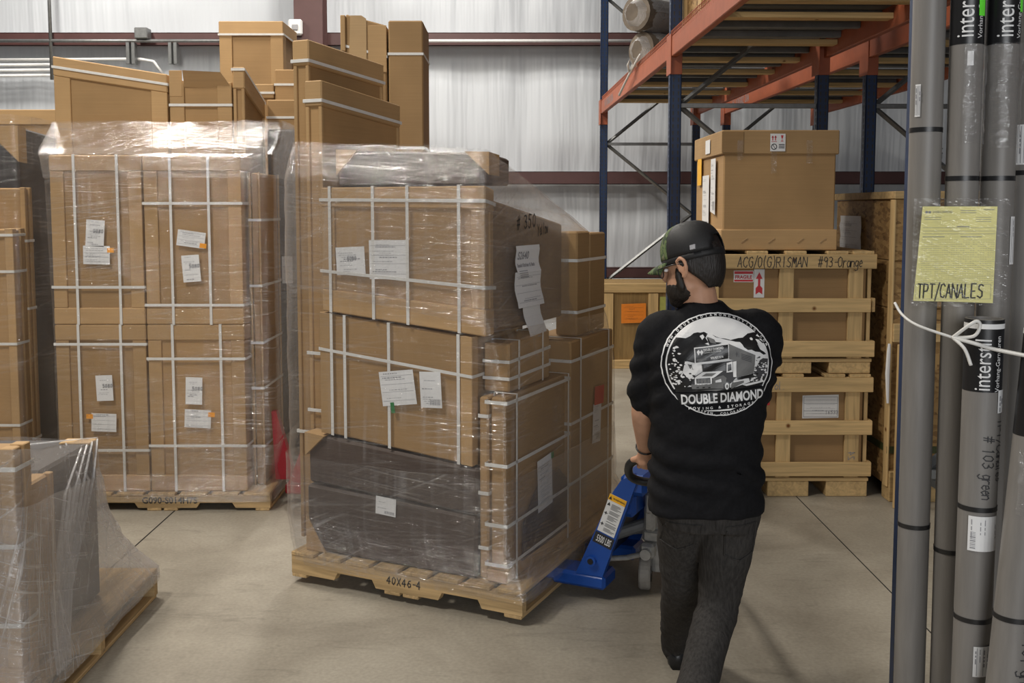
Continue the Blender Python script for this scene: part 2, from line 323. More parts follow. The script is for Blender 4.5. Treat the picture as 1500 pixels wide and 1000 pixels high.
    def ball(s, c, r, fn=None, m=0, n=16, mt=None):
        """ellipsoid; mt optional 3x3 axes"""
        vs = []; rings = []
        for i in range(n // 2 + 1):
            th = pi * i / (n // 2); row = []
            for k in range(n):
                ph = 2 * pi * k / n; q = Vector((r[0] * max(sin(th), 1e-3) * cos(ph), r[1] * max(sin(th), 1e-3) * sin(ph), r[2] * cos(th)))
                if mt: q = mt @ q
                row.append(tuple(Vector(c) + q))
            rings.append(row)
        return s.loft(rings, True, fn, m)
    def text(s, t, size, fn, align='l', bold=0.0, sx=1.0, m=0, th=.0006, maxe=None):
        v, f, w = glyphs(t, bold); o = {'l': 0, 'c': w / 2, 'r': w}[align]
        pts = [((a - o) * size * sx, b * size) for a, b in v]
        if maxe:
            st = [(pts[q[0]], pts[q[i]], pts[q[i + 1]]) for q in f for i in range(1, len(q) - 1)]
            while st:
                T = st.pop(); e = [(T[i][0] - T[(i + 1) % 3][0]) ** 2 + (T[i][1] - T[(i + 1) % 3][1]) ** 2 for i in range(3)]; k = e.index(max(e))
                if e[k] > maxe * maxe:
                    a, b, c = T[k], T[(k + 1) % 3], T[(k + 2) % 3]; d = ((a[0] + b[0]) / 2, (a[1] + b[1]) / 2); st += [(a, d, c), (d, b, c)]
                else: s.add([(a, b, th) for a, b in T], [[0, 1, 2]], fn, m)
            return s
        return s.add([(a, b, th) for a, b in pts], f, fn, m)
    def hand(s, t, h, fn, w=.006, sp=1.45, m=0, slant=.08, jit=.25, th=.0006, seed=1, cw=.8, fine=False):
        rnd = random.Random(seed); x = 0; k = h / 6
        for ch in t:
            for st in SF.get(ch, '').split(';'):
                if not st: continue
                P = [Vector((x + (float(q.split(',')[0]) + rnd.uniform(-jit, jit) + slant * float(q.split(',')[1])) * k * cw, (float(q.split(',')[1]) + rnd.uniform(-jit, jit)) * k)) for q in st.split(' ')]
                PP = [P[0]]
                for a, b in zip(P, P[1:]): n_ = max(1, int((b - a).length / .007)) if fine else 1; PP += [a + (b - a) * (i + 1) / n_ for i in range(n_)]
                for a, b in zip(PP, PP[1:]):
                    d = (b - a)
                    if d.length < 1e-6: continue
                    d = d.normalized(); nn = Vector((-d.y, d.x)) * w / 2; e = d * w * .35
                    s.add([(a.x - nn.x - e.x, a.y - nn.y - e.y, th), (b.x - nn.x + e.x, b.y - nn.y + e.y, th), (b.x + nn.x + e.x, b.y + nn.y + e.y, th), (a.x + nn.x - e.x, a.y + nn.y - e.y, th)], [[0, 1, 2, 3]], fn, m)
            x += 4 * k * cw * sp if ch.isupper() or ch in '#0123456789' else (3 * k * cw * sp if ch != ' ' else 3 * k)
        return s
    def rect(s, u0, u1, v0, v1, fn, th=.0006, m=0): return s.add([(u0, v0, th), (u1, v0, th), (u1, v1, th), (u0, v1, th)], [[0, 1, 2, 3]], fn, m)
    def build(s, name, mat, parent=None, smooth=False, recalc=True):
        me = bpy.data.meshes.new(name); me.from_pydata(s.v, [], s.f)
        for mm in (mat if isinstance(mat, (list, tuple)) else [mat]): me.materials.append(M[mm] if isinstance(mm, str) else mm)
        if any(s.mi): me.polygons.foreach_set('material_index', s.mi)
        if recalc:
            bm = bmesh.new(); bm.from_mesh(me); bmesh.ops.recalc_face_normals(bm, faces=bm.faces); bm.to_mesh(me); bm.free()
        if smooth: me.polygons.foreach_set('use_smooth', [True] * len(me.polygons))
        me.update()
        o = bpy.data.objects.new(name, me); COL.objects.link(o)
        if parent: o.parent = parent
        return o
def tag(o, label=None, cat=None, group=None, kind=None):
    if label: o['label'] = label
    if cat: o['category'] = cat
    if group: o['group'] = group
    if kind: o['kind'] = kind
    return o
def thing(name, label, cat, loc=(0, 0, 0), rz=0, group=None):
    o = bpy.data.objects.new(name, None); COL.objects.link(o); o.location = loc; o.rotation_euler = (0, 0, rz); o.empty_display_size = .1
    return tag(o, label, cat, group)
def struct(name, mb, mat): return tag(mb.build(name, mat), kind='structure')
def copy_tree(o, parent=None):
    c = o.copy(); COL.objects.link(c); c.parent = parent
    for ch in list(o.children): copy_tree(ch, c)
    return c
class Frame:
    def __init__(s, x, y, rz): s.x, s.y, s.rz = x, y, rz; s.c, s.s = cos(rz), sin(rz)
    def w(s, x, y, z=0): return (s.x + s.c * x - s.s * y, s.y + s.s * x + s.c * y, z)
# ------------------------------------------------------------------ setting
fl = MB(); fl.add([(-9, -1.5, 0), (9, -1.5, 0), (9, 13.6, 0), (-9, 13.6, 0)], [[0, 1, 2, 3]]); struct('floor', fl, 'concrete')
tr = MB(); tr.box(-2.042, -2.034, 0, 13.5, .0002, .0012, 0); jm_ = plain('joint_filler', (.035, .032, .03), .95, spec=.05); struct('trim_1', tr, jm_)
tr = MB(); tr.box(1.80, 1.806, 0, 13.5, .0002, .0012, 0); struct('trim_5', tr, jm_)
# back wall: insulated facing that sags softly between the girts
wm = MB(); nx, nz_ = 150, 60; vs = []; fs = []
GZ = (.96, 2.225, 4.04)
for j in range(nz_ + 1):
    z = 6.2 * j / nz_
    for i in range(nx + 1):
        x = -9 + 18 * i / nx
        pin = min(1, min(abs(z - q) for q in GZ) / .5)
        dd = .09 * pin * (.45 + noise.noise((x * 1.1, 3.1, z * .2))) + .03 * pin * noise.noise((x * 4, 9.2, z * .25))
        vs.append((x, 13.62 - dd, z))
for j in range(nz_):
    for i in range(nx): a = j * (nx + 1) + i; fs.append([a, a + 1, a + nx + 2, a + nx + 1])
wm.add(vs, fs); wo = tag(wm.build('wall_back', 'vinyl', smooth=True), kind='structure')
for k, z in enumerate(GZ):
    g = MB()
    h = .085 if k else .07
    g.box(-9, 9, 13.3, 13.5, z + h - .012, z + h, .003); g.box(-9, 9, 13.3, 13.315, z - h, z + h, .003); g.box(-9, 9, 13.3, 13.36, z - h, z - h + .012, .003)
    struct('trim_%d' % (k + 2), g, 'maroon')
g = MB(); g.box(-2.79, -2.42, 12.95, 12.97, 0, 6.2, .004); g.box(-2.612, -2.598, 12.97, 13.27, 0, 6.2, .003); g.box(-2.79, -2.42, 13.25, 13.27, 0, 6.2, .004); struct('column', g, 'maroon')
# conduits and small fixtures on the wall
o = MB().tube([(-6.02, 13.2, 3.5), (-6.02, 13.2, 6.1)], .022).build('conduit_pipe', 'steel', smooth=True); tag(o, 'grey vertical conduit pipe running up the white back wall', 'pipe')
o = MB().tube([(-8.5, 13.2, 4.0), (-3.0, 13.2, 4.0)], .022).build('conduit_pipe', 'steel', smooth=True); tag(o, 'long level grey conduit pipe along the maroon wall girt', 'pipe')
o = MB().tube([(-1.6, 13.2, 4.0), (2.0, 13.2, 4.0)], .02).build('conduit_pipe', 'grey_plastic', smooth=True); tag(o, 'pale level conduit across the wall girt right of the tall boxes', 'pipe')
for k, z in enumerate((3.78, 3.71, 3.64, 3.57)):
    o = MB().tube([(-8.5, 13.3, z - .02), (-4.9 if k == 0 else -6.0, 13.3, z)] + ([(-4.72, 13.3, z - .03), (-4.6, 13.3, z - .2)] if k == 0 else []), .02).build('conduit_pipe', 'grey_plastic', smooth=True)
    tag(o, ['topmost of the four white pipes under the girt, bending down at its right end', 'second white pipe down in the bank of four at far left of the wall', 'third white pipe down in the bank of four at far left of the wall', 'lowest white pipe in the bank of four at far left of the wall'][k], 'pipe', 'white pipes on the back wall')
jb = MB().box(-4.9, -4.73, 13.12, 13.28, 4.02, 4.16, .01).build('junction_box', 'steel'); tag(jb, 'small grey electrical junction box above the wall conduit', 'junction box')
for k, x in enumerate((-4.98, -4.43)):
    b = MB()
    for dx in (-.035, .035): b.box(x + dx - .022, x + dx + .022, 13.18, 13.28, 3.7, 3.98, .004)
    b.box(x - .02, x + .02, 13.25, 13.28, 3.7, 3.98, .003)
    tag(b.build('strut_bracket', 'steel'), ['left grey strut bracket hanging under the wall conduit', 'right grey strut bracket hanging under the wall conduit'][k], 'bracket', 'strut brackets on the wall')
al = thing('wall_alarm', 'white alarm box on the maroon wall column', 'alarm', (-2.76, 12.93, 4.1))
MB().box(-.09, .09, -.06, .015, -.08, .12, .02).build('housing', 'grey_plastic', al)
MB().box(-.035, .04, -.075, -.06, -.02, .05, .01).build('lens', 'ink_grey', al)

# ------------------------------------------------------------------ cartons
PX = {'n': 0}
def fineprint(mb, w, h, fn, style, rnd):
    """grey lines of unreadable print on a label, w x h, centred"""
    if style == 'form':
        for v in (.36, .12, -.1, -.36): mb.rect(-w * .46, w * .46, h * v - .0006, h * v + .0006, fn)
    y = h * .43
    while y > -h * .44:
        if rnd.random() < .5:
            a = -w * .42 + rnd.random() * w * .2; b = a + w * rnd.uniform(.25, .6)
            t = rnd.choice((.0009, .0009, .0013, .0022))
            x = a
            while x < min(b, w * .44):
                l = rnd.uniform(.004, .016); mb.rect(x, min(x + l, w * .45), y - t, y + t, fn); x += l + .004
        y -= .0095
    if style == 'bar' or style == 'ship':
        x = -w * .05
        while x < w * .4:
            l = rnd.choice((.0012, .002, .003)); mb.rect(x, x + l, -h * .42, -h * .26, fn); x += l + .0025
    if style == 'hand': mb.hand('50%0'.replace('%', '8'), h * .13, lambda u, v, t: fn(u - w * .1, v + h * .02, t), w=.004, seed=rnd.randrange(99))
def label_part(root, fmap, spec, name='shipping_label', tagfirst=True):
    """spec: (face, u, v, w, h, rotdeg, style, [tag colour, du, dv])"""
    face, u, v, w, h, rt, style = spec[:7]
    c, s = cos(radians(rt)), sin(radians(rt))
    off = spec[8] if len(spec) > 8 else .007
    def fn(a, b, t): return fmap(face, u + a * c - b * s, v + a * s + b * c, off + t)
    mb = MB(); mb.prism([(-w / 2, -h / 2), (w / 2, -h / 2), (w / 2, h / 2), (-w / 2, h / 2)], fn, 0, .0012)
    o = mb.build(name, 'paper', root)
    pr = MB(); fineprint(pr, w, h, lambda a, b, t: fn(a, b, t + .0016), style, random.Random(int(u * 1000 + v * 777)))
    pr.build('label_print', 'ink_grey', o)
    if len(spec) > 7 and spec[7]:
        col, du, dv, tw, th = spec[7]
        MB().prism([(du - tw / 2, dv - th / 2), (du + tw / 2, dv - th / 2), (du + tw / 2, dv + th / 2), (du - tw / 2, dv + th / 2)], fn, .002, .003).build('colour_tag', col, o)
    return o
def carton(F, x0, x1, y0, y1, zb, zt, label, group=None, lid=0, tray=0, post=0, vs=(), hs=(), ds=(), labels=(), mats=('card', 'card_lid', 'card_post'), cat='cardboard box', name='cardboard_box', sides=('F', 'R', 'T'), tape=False):
    """one carton in stack frame F; zb / zt: a height or four corner heights (front-left, front-right, back-right, back-left)"""
    zb = (zb,) * 4 if not isinstance(zb, (tuple, list)) else zb
    zt = (zt,) * 4 if not isinstance(zt, (tuple, list)) else zt
    z0 = min(zb); w, d = x1 - x0, y1 - y0; h = max(zt) - z0
    r = thing(name, label, cat, F.w(x0, y0, z0), F.rz, group)
    def fn(x, y, z):
        u, v, t = x / w, y / d, z / h
        bl = lambda q: (q[0] * (1 - u) + q[1] * u) * (1 - v) + (q[3] * (1 - u) + q[2] * u) * v
        b, tp = bl(zb) - z0, bl(zt) - z0
        return (x, y, b + t * (tp - b))
    e = .012 if (lid or tray or post) else 0
    MB().box(e, w - e, e, d - e, 0 if not tray else .002, h - (.004 if post and not lid else 0), .008, fn).build('carton_body', mats[0], r)
    if lid: MB().box(-.003, w + .003, -.003, d + .003, h - lid, h + .004, .006, fn).build('lid', mats[1], r)
    if tray: MB().box(-.003, w + .003, -.003, d + .003, .0005, tray, .006, fn).build('tray', mats[1], r)
    if post:
        for a, b in ((0, 0), (1, 0), (1, 1)):
            MB().box(0 if a == 0 else w - post, post if a == 0 else w, 0 if b == 0 else d - min(post, d * .4), min(post, d * .4) if b == 0 else d, tray or 0, h - lid, .003, fn).build('corner_post', mats[2], r)
    q = .0075 if (lid or tray) else .003; t = .0016; sw = .008
    for x in vs:
        m = MB(); x += .0
        m.box(x - sw, x + sw, -q - t, -q, -.001, h + q, .0005, fn); m.box(x - sw, x + sw, -q, d + q, h + q - t + .001, h + q + .001, .0005, fn); m.box(x - sw, x + sw, d + q, d + q + t, 0, h + q, .0005, fn)
        m.build('strap', 'strap', r)
    for y in ds:
        m = MB(); m.box(w + q, w + q + t, y - sw, y + sw, 0, h + q, .0005, fn); m.box(-q, w + q, y - sw, y + sw, h + q - t + .001, h + q + .001, .0005, fn); m.box(-q - t, -q, y - sw, y + sw, 0, h + q, .0005, fn)
        m.build('strap', 'strap', r)
    for z in hs:
        m = MB(); z = (z - z0) / (sum(zt) / 4 - z0 if True else 1) * h if isinstance(z, float) else z
        m.box(-q, w + q, -q - t - .001, -q, z - sw, z + sw, .0005, fn); m.box(w + q, w + q + t, -q, d + q, z - sw, z + sw, .0005, fn); m.box(-q, w + q, d + q, d + q + t, z - sw, z + sw, .0005, fn); m.box(-q - t, -q, -q, d + q, z - sw, z + sw, .0005, fn)
        m.build('strap', 'strap', r)
    def fmap(face, u, v, o):
        if face == 'F': return (u, -o, v)
        if face == 'R': return (w + o, u, v)
        if face == 'L': return (-o, u, v)
        if face == 'T': return (u, v, h + o)
    for sp in labels: label_part(r, fmap, sp)
    r['dims'] = (w, d, h)
    return r
def dark_panel(F, x0, x1, y0, y1, zb, zt, label, group=None, mat='foam', tri=.13, labels=(), seam=None, cat='wrapped panel', name='wrapped_panel', caps=('TL', 'BL')):
    """dark foam-wrapped slab with triangular cardboard corner protectors"""
    zb = (zb,) * 4 if not isinstance(zb, (tuple, list)) else zb
    zt = (zt,) * 4 if not isinstance(zt, (tuple, list)) else zt
    z0 = min(zb); w, d = x1 - x0, y1 - y0; h = max(zt) - z0
    r = thing(name, label, cat, F.w(x0, y0, z0), F.rz, group)
    def fn(x, y, z):
        u, v, t = x / w, y / d, z / h
        bl = lambda q: (q[0] * (1 - u) + q[1] * u) * (1 - v) + (q[3] * (1 - u) + q[2] * u) * v
        b, tp = bl(zb) - z0, bl(zt) - z0
        return (x, y, b + t * (tp - b))
    if seam:
        MB().box(0, w, 0, d, 0, seam - .004, .012, fn).build('panel', mat, r); MB().box(.004, w, .012, d, seam + .004, h, .012, fn).build('panel', mat, r)
    else: MB().box(0, w, 0, d, 0, h, .012, fn).build('panel', mat, r)
    for k in caps:
        a = tri * (1.6 if k[0] == 'B' else 1); b = tri
        P = {'TL': [(-.004, h + .004), (b, h + .004), (-.004, h - a)], 'BL': [(-.004, -.0), (b, -.0), (-.004, a)], 'TR': [(w + .004, h + .004), (w - b, h + .004), (w + .004, h - a)], 'BR': [(w + .004, 0), (w - b, 0), (w + .004, a)]}[k]
        MB().prism(P, lambda u, v, t: fn(u, t, v), -.006, min(d + .004, .1)).build('corner_protector', 'card_post', r)
    def fmap(face, u, v, o): return (u, -o, v) if face == 'F' else (w + o, u, v)
    for sp in labels: label_part(r, fmap, sp)
    return r

# ------------------------------------------------------------------ pallets
def pallet(F, w, d, z0, label, h=.125, boards=7, stencil=None, notched=True, mats='pal', ssize=.05, sx0=.35):
    """stringers along the frame's x, deck boards along y"""
    r = thing('wooden_pallet', label, 'pallet', F.w(0, 0, z0), F.rz)
    t = .018; hs = h - 2 * t
    for k, y in enumerate((0, d / 2 - .02, d - .04)):
        n1, n2, nh = (.20 * w, .39 * w), (.66 * w, .84 * w), hs * .42
        pts = [(0, t), (n1[0], t), (n1[0] + .02, t + nh), (n1[1] - .02, t + nh), (n1[1], t), (n2[0], t), (n2[0] + .02, t + nh), (n2[1] - .02, t + nh), (n2[1], t), (w, t), (w, h - t), (0, h - t)]
        if not notched: pts = [(0, t), (w, t), (w, h - t), (0, h - t)]
        s = MB().prism(pts, lambda u, v, q: (u, q, v), y, y + .04).build('stringer', M[mats + '_x'], r)
        if k == 0 and stencil:
            st = MB(); fnn = lambda u, v, q: (sx0 * w + u, -.0012 - q, h * .42 + v)
            if stencil[1] == 'stencil': st.text(stencil[0], ssize, fnn, bold=.02)
            else: st.hand(stencil[0], ssize * .8, fnn, w=.005)
            st.build('stencil_marking', 'ink', s)
    bw = (w - (boards - 1) * .03) / boards if boards > 1 else w
    for k in range(boards):
        x = k * (bw + .03); MB().box(x, x + bw, -.004, d + .004, h - t, h, .003).build('deck_board', M[mats + '_y'], r)
    for x in (0, w / 2 - .09, w / 2 + .01, w - .09): MB().box(x, x + .085, 0, d, 0, t, .003).build('bottom_board', M[mats + '_y'], r)
    return r

# ------------------------------------------------------------------ stretch film
def film(F, rings, label, mat='film', n=112, sub=7, amp=.006, rad=.03, curve=None, name='stretch_film', seed=0, uvscale=1.0, zoff=0, radfl=None):
    """rings bottom to top: (z | 4 corner z, x0, x1, y0, y1)"""
    def ring(z, x0, x1, y0, y1):
        P = []; z4 = (z,) * 4 if not isinstance(z, (tuple, list)) else z
        xf, xb = x1 if isinstance(x1, tuple) else (x1, x1); x1 = max(xf, xb)
        side = [(x0, y0, xf, y0), (xf, y0, xb, y1), (xb, y1, x0, y1), (x0, y1, x0, y0)]
        k = n // 4
        for a, b, c, d in side:
            for i in range(k):
                t = i / k; x, y = a + (c - a) * t, b + (d - b) * t
                # round the corners off
                rr = radfl if (radfl and x < x0 + .3 and y < y0 + .3) else rad
                cx, cy = min(max(x, x0 + rr), xf + (xb - xf) * (y - y0) / (y1 - y0) - rr), min(max(y, y0 + rr), y1 - rr)
                dx, dy = x - cx, y - cy; l = sqrt(dx * dx + dy * dy)
                if l > rr: x, y = cx + dx / l * rr, cy + dy / l * rr
                u, v = (x - x0) / (x1 - x0), (y - y0) / (y1 - y0)
                zz = (z4[0] * (1 - u) + z4[1] * u) * (1 - v) + (z4[3] * (1 - u) + z4[2] * u) * v
                P.append((x, y, zz))
        return P
    R = [ring(*q) for q in rings]; rows = []
    for a, b in zip(R, R[1:]):
        for i in range(sub):
            t = i / sub
            rows.append([tuple(p[k] + (q[k] - p[k]) * t for k in range(3)) for p, q in zip(a, b)])
    rows.append(R[-1])
    ox, oy = R[0][0][0], R[0][0][1]
    xs = [p[0] for p in R[0]]; ys = [p[1] for p in R[0]]; cx, cy = sum(xs) / len(xs), sum(ys) / len(ys)
    nn = len(rows[0]); per = [0]
    for k in range(nn): a, b = R[0][k], R[0][(k + 1) % nn]; per.append(per[-1] + sqrt((a[0] - b[0]) ** 2 + (a[1] - b[1]) ** 2))
    vs, fs, uvs = [], [], []
    for j, row in enumerate(rows):
        for k in range(nn + 1):
            x, y, z = row[k % nn]
            q = amp * noise.noise((x * 5 + seed, y * 5, z * 14)) + amp * .8 * noise.noise((x * 2.2, y * 2.2 + seed, z * 3))
            l = sqrt((x - cx) ** 2 + (y - cy) ** 2) or 1
            vs.append((x + (x - cx) / l * q, y + (y - cy) / l * q, z + (amp * 1.5 * noise.noise((x * 4, y * 4, seed + 3.3)) if j == len(rows) - 1 else 0)))
            uvs.append(((per[k]) * uvscale + seed, z * uvscale))
    m = nn + 1
    for j in range(len(rows) - 1):
        for k in range(nn): fs.append([j * m + k, j * m + k + 1, (j + 1) * m + k + 1, (j + 1) * m + k])
    me = bpy.data.meshes.new(name); me.from_pydata([(x - cx, y - cy, z) for x, y, z in vs], [], fs); me.materials.append(M[mat])
    uvl = me.uv_layers.new(name='UVMap')
    for lp in me.loops: uvl.data[lp.index].uv = uvs[lp.vertex_index]
    me.polygons.foreach_set('use_smooth', [True] * len(fs)); me.update()
    o = bpy.data.objects.new(name, me); COL.objects.link(o); o.location = F.w(cx, cy, 0); o.rotation_euler = (0, 0, F.rz)
    return tag(o, label, 'stretch film')
def film_sheet(grid, label=None, mat='film', name='film_sheet', parent=None, us=1.0):
    """grid[j][i] of points; uv along i and j in metres"""
    vs, uvs, fs = [], [], []; n = len(grid[0])
    for j, row in enumerate(grid):
        u = 0
        for i, p in enumerate(row):
            if i: u += (Vector(p) - Vector(row[i - 1])).length
            v = sum((Vector(grid[k][i]) - Vector(grid[k - 1][i])).length for k in range(1, j + 1))
            vs.append(tuple(p)); uvs.append((u * us, v * us))
    for j in range(len(grid) - 1):
        for i in range(n - 1): fs.append([j * n + i, j * n + i + 1, (j + 1) * n + i + 1, (j + 1) * n + i])
    me = bpy.data.meshes.new(name); me.from_pydata(vs, [], fs); me.materials.append(M[mat]); uvl = me.uv_layers.new(name='UVMap')
    for lp in me.loops: uvl.data[lp.index].uv = uvs[lp.vertex_index]
    me.polygons.foreach_set('use_smooth', [True] * len(fs)); me.update()
    o = bpy.data.objects.new(name, me); COL.objects.link(o)
    if parent: o.parent = parent
    if label: tag(o, label, 'stretch film')
    return o
# ------------------------------------------------------------------ main pallet (front, centre)
FM = Frame(-1.0757, 4.7423, radians(-25.34)); ZP = .157
pallet(FM, 1.24, 1.46, .03, 'foreground wooden pallet raised on the blue jack, marked on its notched stringer', boards=8, stencil=('40X46-4', 'hand'), sx0=.44, ssize=.045)
GM = 'cartons on the foreground pallet'
carton(FM, .012, .107, .15, .86, ZP, (2.43, 2.43, 2.375, 2.375), 'tall thin upright carton at the left edge of the foreground pallet, nearer of two', GM, lid=.12, post=.02, hs=(.42, .82, 1.1, 2.31))
carton(FM, -.088, .004, .19, .86, ZP, (2.635, 2.635, 2.60, 2.60), 'tallest thin carton rising behind the left edge of the foreground pallet', GM, lid=.12, post=.02, hs=(.7, 2.52))
dark_panel(FM, .06, .99, .05, .14, (ZP, ZP, ZP, ZP), (.735, .655, .655, .735), 'dark grey wrapped panel with cardboard corners at the bottom front of the foreground pallet', seam=.33, tri=.11,
           labels=(('F', .457, .275, .11, .085, -3, 'bar'),), caps=('TL', 'BL'))
dark_panel(FM, .15, .99, .148, .60, ZP, (.72, .65, .65, .72), 'dark wrapped panel behind the front one at the bottom of the foreground pallet', mat='foam2', caps=('TR',), tri=.1)
carton(FM, .142, .965, .06, .60, (.744, .665, .665, .744), (1.328, 1.25, 1.25, 1.328), 'cardboard box with two white labels and a green tag, middle of the foreground stack', GM, lid=.0, post=.06, vs=(.07, .145, .39, .755), hs=(1.10,),
       labels=(('F', .44, .33, .185, .16, 8, 'form', ('green_tag', -.04, -.09, .02, .05)), ('F', .615, .335, .11, .165, 3, 'ship')), tray=.0)
carton(FM, .165, 1.03, .06, .145, (1.334, 1.256, 1.256, 1.334), (1.915, 1.915, 1.90, 1.90), 'upper cardboard box crossed by white straps with two white labels, foreground stack', GM, lid=.10, tray=.12, post=.07, vs=(.05, .29, .475, .74), hs=(1.47, 1.845),
       labels=(('F', .165, .32, .16, .13, 3, 'hand'), ('F', .372, .33, .205, .18, 1, 'form')))
dark_panel(FM, .30, 1.02, .15, .97, (1.28, 1.256, 1.256, 1.28), (1.86, 1.86, 1.74, 1.74), 'large brown wrapped block behind the upper box, facing the aisle', mat='brownwrap', caps=())
dark_panel(FM, .16, .98, .20, .42, 1.925, (2.1, 2.07, 2.05, 2.08), 'dark wrapped panel with brown cardboard end lying on top of the foreground stack', mat='foam', caps=('TL', 'TR'), tri=.12)
rb_ = carton(FM, 1.045, 1.14, .05, .765, ZP, .99, 'narrow cardboard box on end at the near right corner of the foreground pallet', GM, lid=.0, post=.0, tray=.06, ds=(.09, .70), hs=(.24, .42, .69, .97),
       labels=(('R', .41, .36, .17, .25, 3, 'form', ('green_tag', .09, .11, .03, .03)),))
MB().prism([(.16, .01), (.712, .012), (.712, .30), (.60, .38), (.42, .40), (.30, .34), (.17, .22)], lambda u, v, t: (.0955 + t, u, v), 0, .0012).build('dark_sheet', 'foam', rb_)
carton(FM, .995, 1.04, .07, .5, ZP, .985, 'slim strapped cardboard strip box beside the narrow corner carton', GM, hs=(.3, .55, .9))
carton(FM, .972, 1.1, .16, .62, .995, (1.215, 1.215, 1.235, 1.235), 'small strapped carton on top of the narrow corner box', GM, ds=(.1, .37), hs=(1.06, 1.14))
carton(FM, .85, 1.14, .80, 1.43, ZP, 1.15, 'big strapped carton at the far right corner of the foreground pallet', GM, ds=(.13, .55), hs=(.42, .73, 1.05),
       labels=(('R', .36, .51, .12, .21, -4, 'ship', ('red_ink', .02, .15, .14, .1)),))
carton(FM, .98, 1.1, .98, 1.16, 1.155, 1.7, 'left of two upright cartons on the far right corner carton', GM, hs=(1.28, 1.55))
carton(FM, .98, 1.1, 1.165, 1.40, 1.155, 1.69, 'right of two upright cartons on the far right corner carton', GM, hs=(1.28, 1.55))
fm = film(FM, [(.10, -.015, 1.262, -.012, 1.485), (.175, -.03, 1.25, -.01, 1.47), (.30, -.096, 1.162, .036, 1.45), (.98, -.098, 1.156, .034, 1.445), (1.22, -.098, 1.11, .03, 1.44), (1.36, -.098, 1.055, .036, 1.43),
          ((1.70, 1.70, 1.66, 1.68), -.098, 1.052, .034, 1.41), ((1.95, 1.95, 1.72, 1.80), -.098, 1.05, .036, 1.18), ((2.15, 2.085, 1.79, 1.95), -.098, 1.02, .11, 1.06)],
          'clear stretch film wound around the foreground pallet load', sub=8, seed=2, radfl=.13)
def child_film(par, *a, **k):
    o = film(*a, **k)
    for key in [q for q in ('label', 'category') if q in o]: del o[key]
    o.name = 'film_overlap'; mw = Matrix.Translation(o.location) @ Matrix.Rotation(o.rotation_euler.z, 4, 'Z')
    o.parent = par; o.matrix_parent_inverse = (Matrix.Translation(par.location) @ Matrix.Rotation(par.rotation_euler.z, 4, 'Z')).inverted()
    return o
child_film(fm, FM, [((1.46, 1.30, 1.2, 1.5), -.101, 1.058, .032, 1.43), ((1.76, 1.70, 1.66, 1.68), -.101, 1.057, .030, 1.42), ((1.95, 1.955, 1.72, 1.80), -.101, 1.056, .031, 1.20), ((2.14, 2.075, 1.785, 1.94), -.101, 1.024, .106, 1.07)], '', mat='film_milky', seed=31, sub=6, amp=.009, radfl=.13)
child_film(fm, FM, [(.12, -.018, 1.266, -.016, 1.49), (.19, -.034, 1.253, -.014, 1.475), (.32, -.10, 1.166, .032, 1.455), (.62, -.10, 1.162, .031, 1.452)], '', mat='film_milky', seed=47, sub=5, amp=.008, radfl=.1)
# writing and packing slips stuck on the film, facing the aisle
def ff(u, v, t): return (1.062 + t - .31, u - .72 + .0, v)
S = thing('packing_slip', 'white packing slip in three sheets hanging on the film of the foreground load', 'label', FM.w(1.078, .0, 0), FM.rz)
def slip(u0, u1, v0, v1, sk, nm, seed, style):
    k = 6; P = []
    for j in range(k + 1):
        t = j / k; v = v1 + (v0 - v1) * t
        P.append([(.004 + .006 * sin(t * 6 + seed) + .012 * t, u0 + sk * t + (u1 - u0) * i / 3, v) for i in range(4)])
    mb = MB(); vs = [p for r in P for p in r]; fs = [[j * 4 + i, j * 4 + i + 1, j * 4 + i + 5, j * 4 + i + 4] for j in range(k) for i in range(3)]
    mb.add(vs, fs); mb.add([(a - .0012, b, c) for a, b, c in vs], fs); o = mb.build(nm, 'paper', S)
    pr = MB(); w, h = u1 - u0, v1 - v0
    def fn(a, b, t): tt = (h / 2 - b) / h; return (.0065 + .006 * sin(tt * 6 + seed) + .012 * tt, u0 + sk * tt + a + w / 2, b + (v0 + v1) / 2)
    rnd = random.Random(seed)
    if style == 'addr':
        pr.text('S2640', .05, lambda a, b, t: fn(a - w * .44, b - .0, t), bold=.02); pr.text('Basalt Kitchen & Bath', .022, lambda a, b, t: fn(a - w * .46, b - .035, t), bold=.03)
        for q in range(4): pr.rect(-w * .45, -w * .1, -.055 - q * .009, -.052 - q * .009, fn)
    elif style == 'form': fineprint(pr, w, h, fn, 'form', rnd)
    else:
        pr.rect(-w * .4, w * .3, h * .44, h * .445, fn); pr.rect(-w * .1, w * .1, -h * .43, -h * .41, fn)
    pr.build('slip_print', 'ink_grey', o)
slip(.262, .522, 1.525, 1.65, .0, 'address_sheet', 1, 'addr'); slip(.255, .545, 1.365, 1.53, .01, 'form_sheet', 2, 'form'); slip(.345, .54, 1.20, 1.372, .06, 'tail_sheet', 3, 'tail')
W = MB(); W.hand('# 350', .06, lambda u, v, t: (1.068 + t - 1.066, .27 + u, 1.725 + v + u * .05), w=.007, sp=1.5, seed=4); W.hand('Yellow', .05, lambda u, v, t: (1.068 + t - 1.066, .50 + u * .8, 1.69 + v + u * .1), w=.007, sp=1.25, seed=5)
wo = W.build('marker_writing', 'ink'); wo.location = FM.w(1.084, 0, 0); wo.rotation_euler = (0, 0, FM.rz); wo.parent = fm
wo.matrix_parent_inverse = (Matrix.Translation(fm.location) @ Matrix.Rotation(FM.rz, 4, 'Z')).inverted()

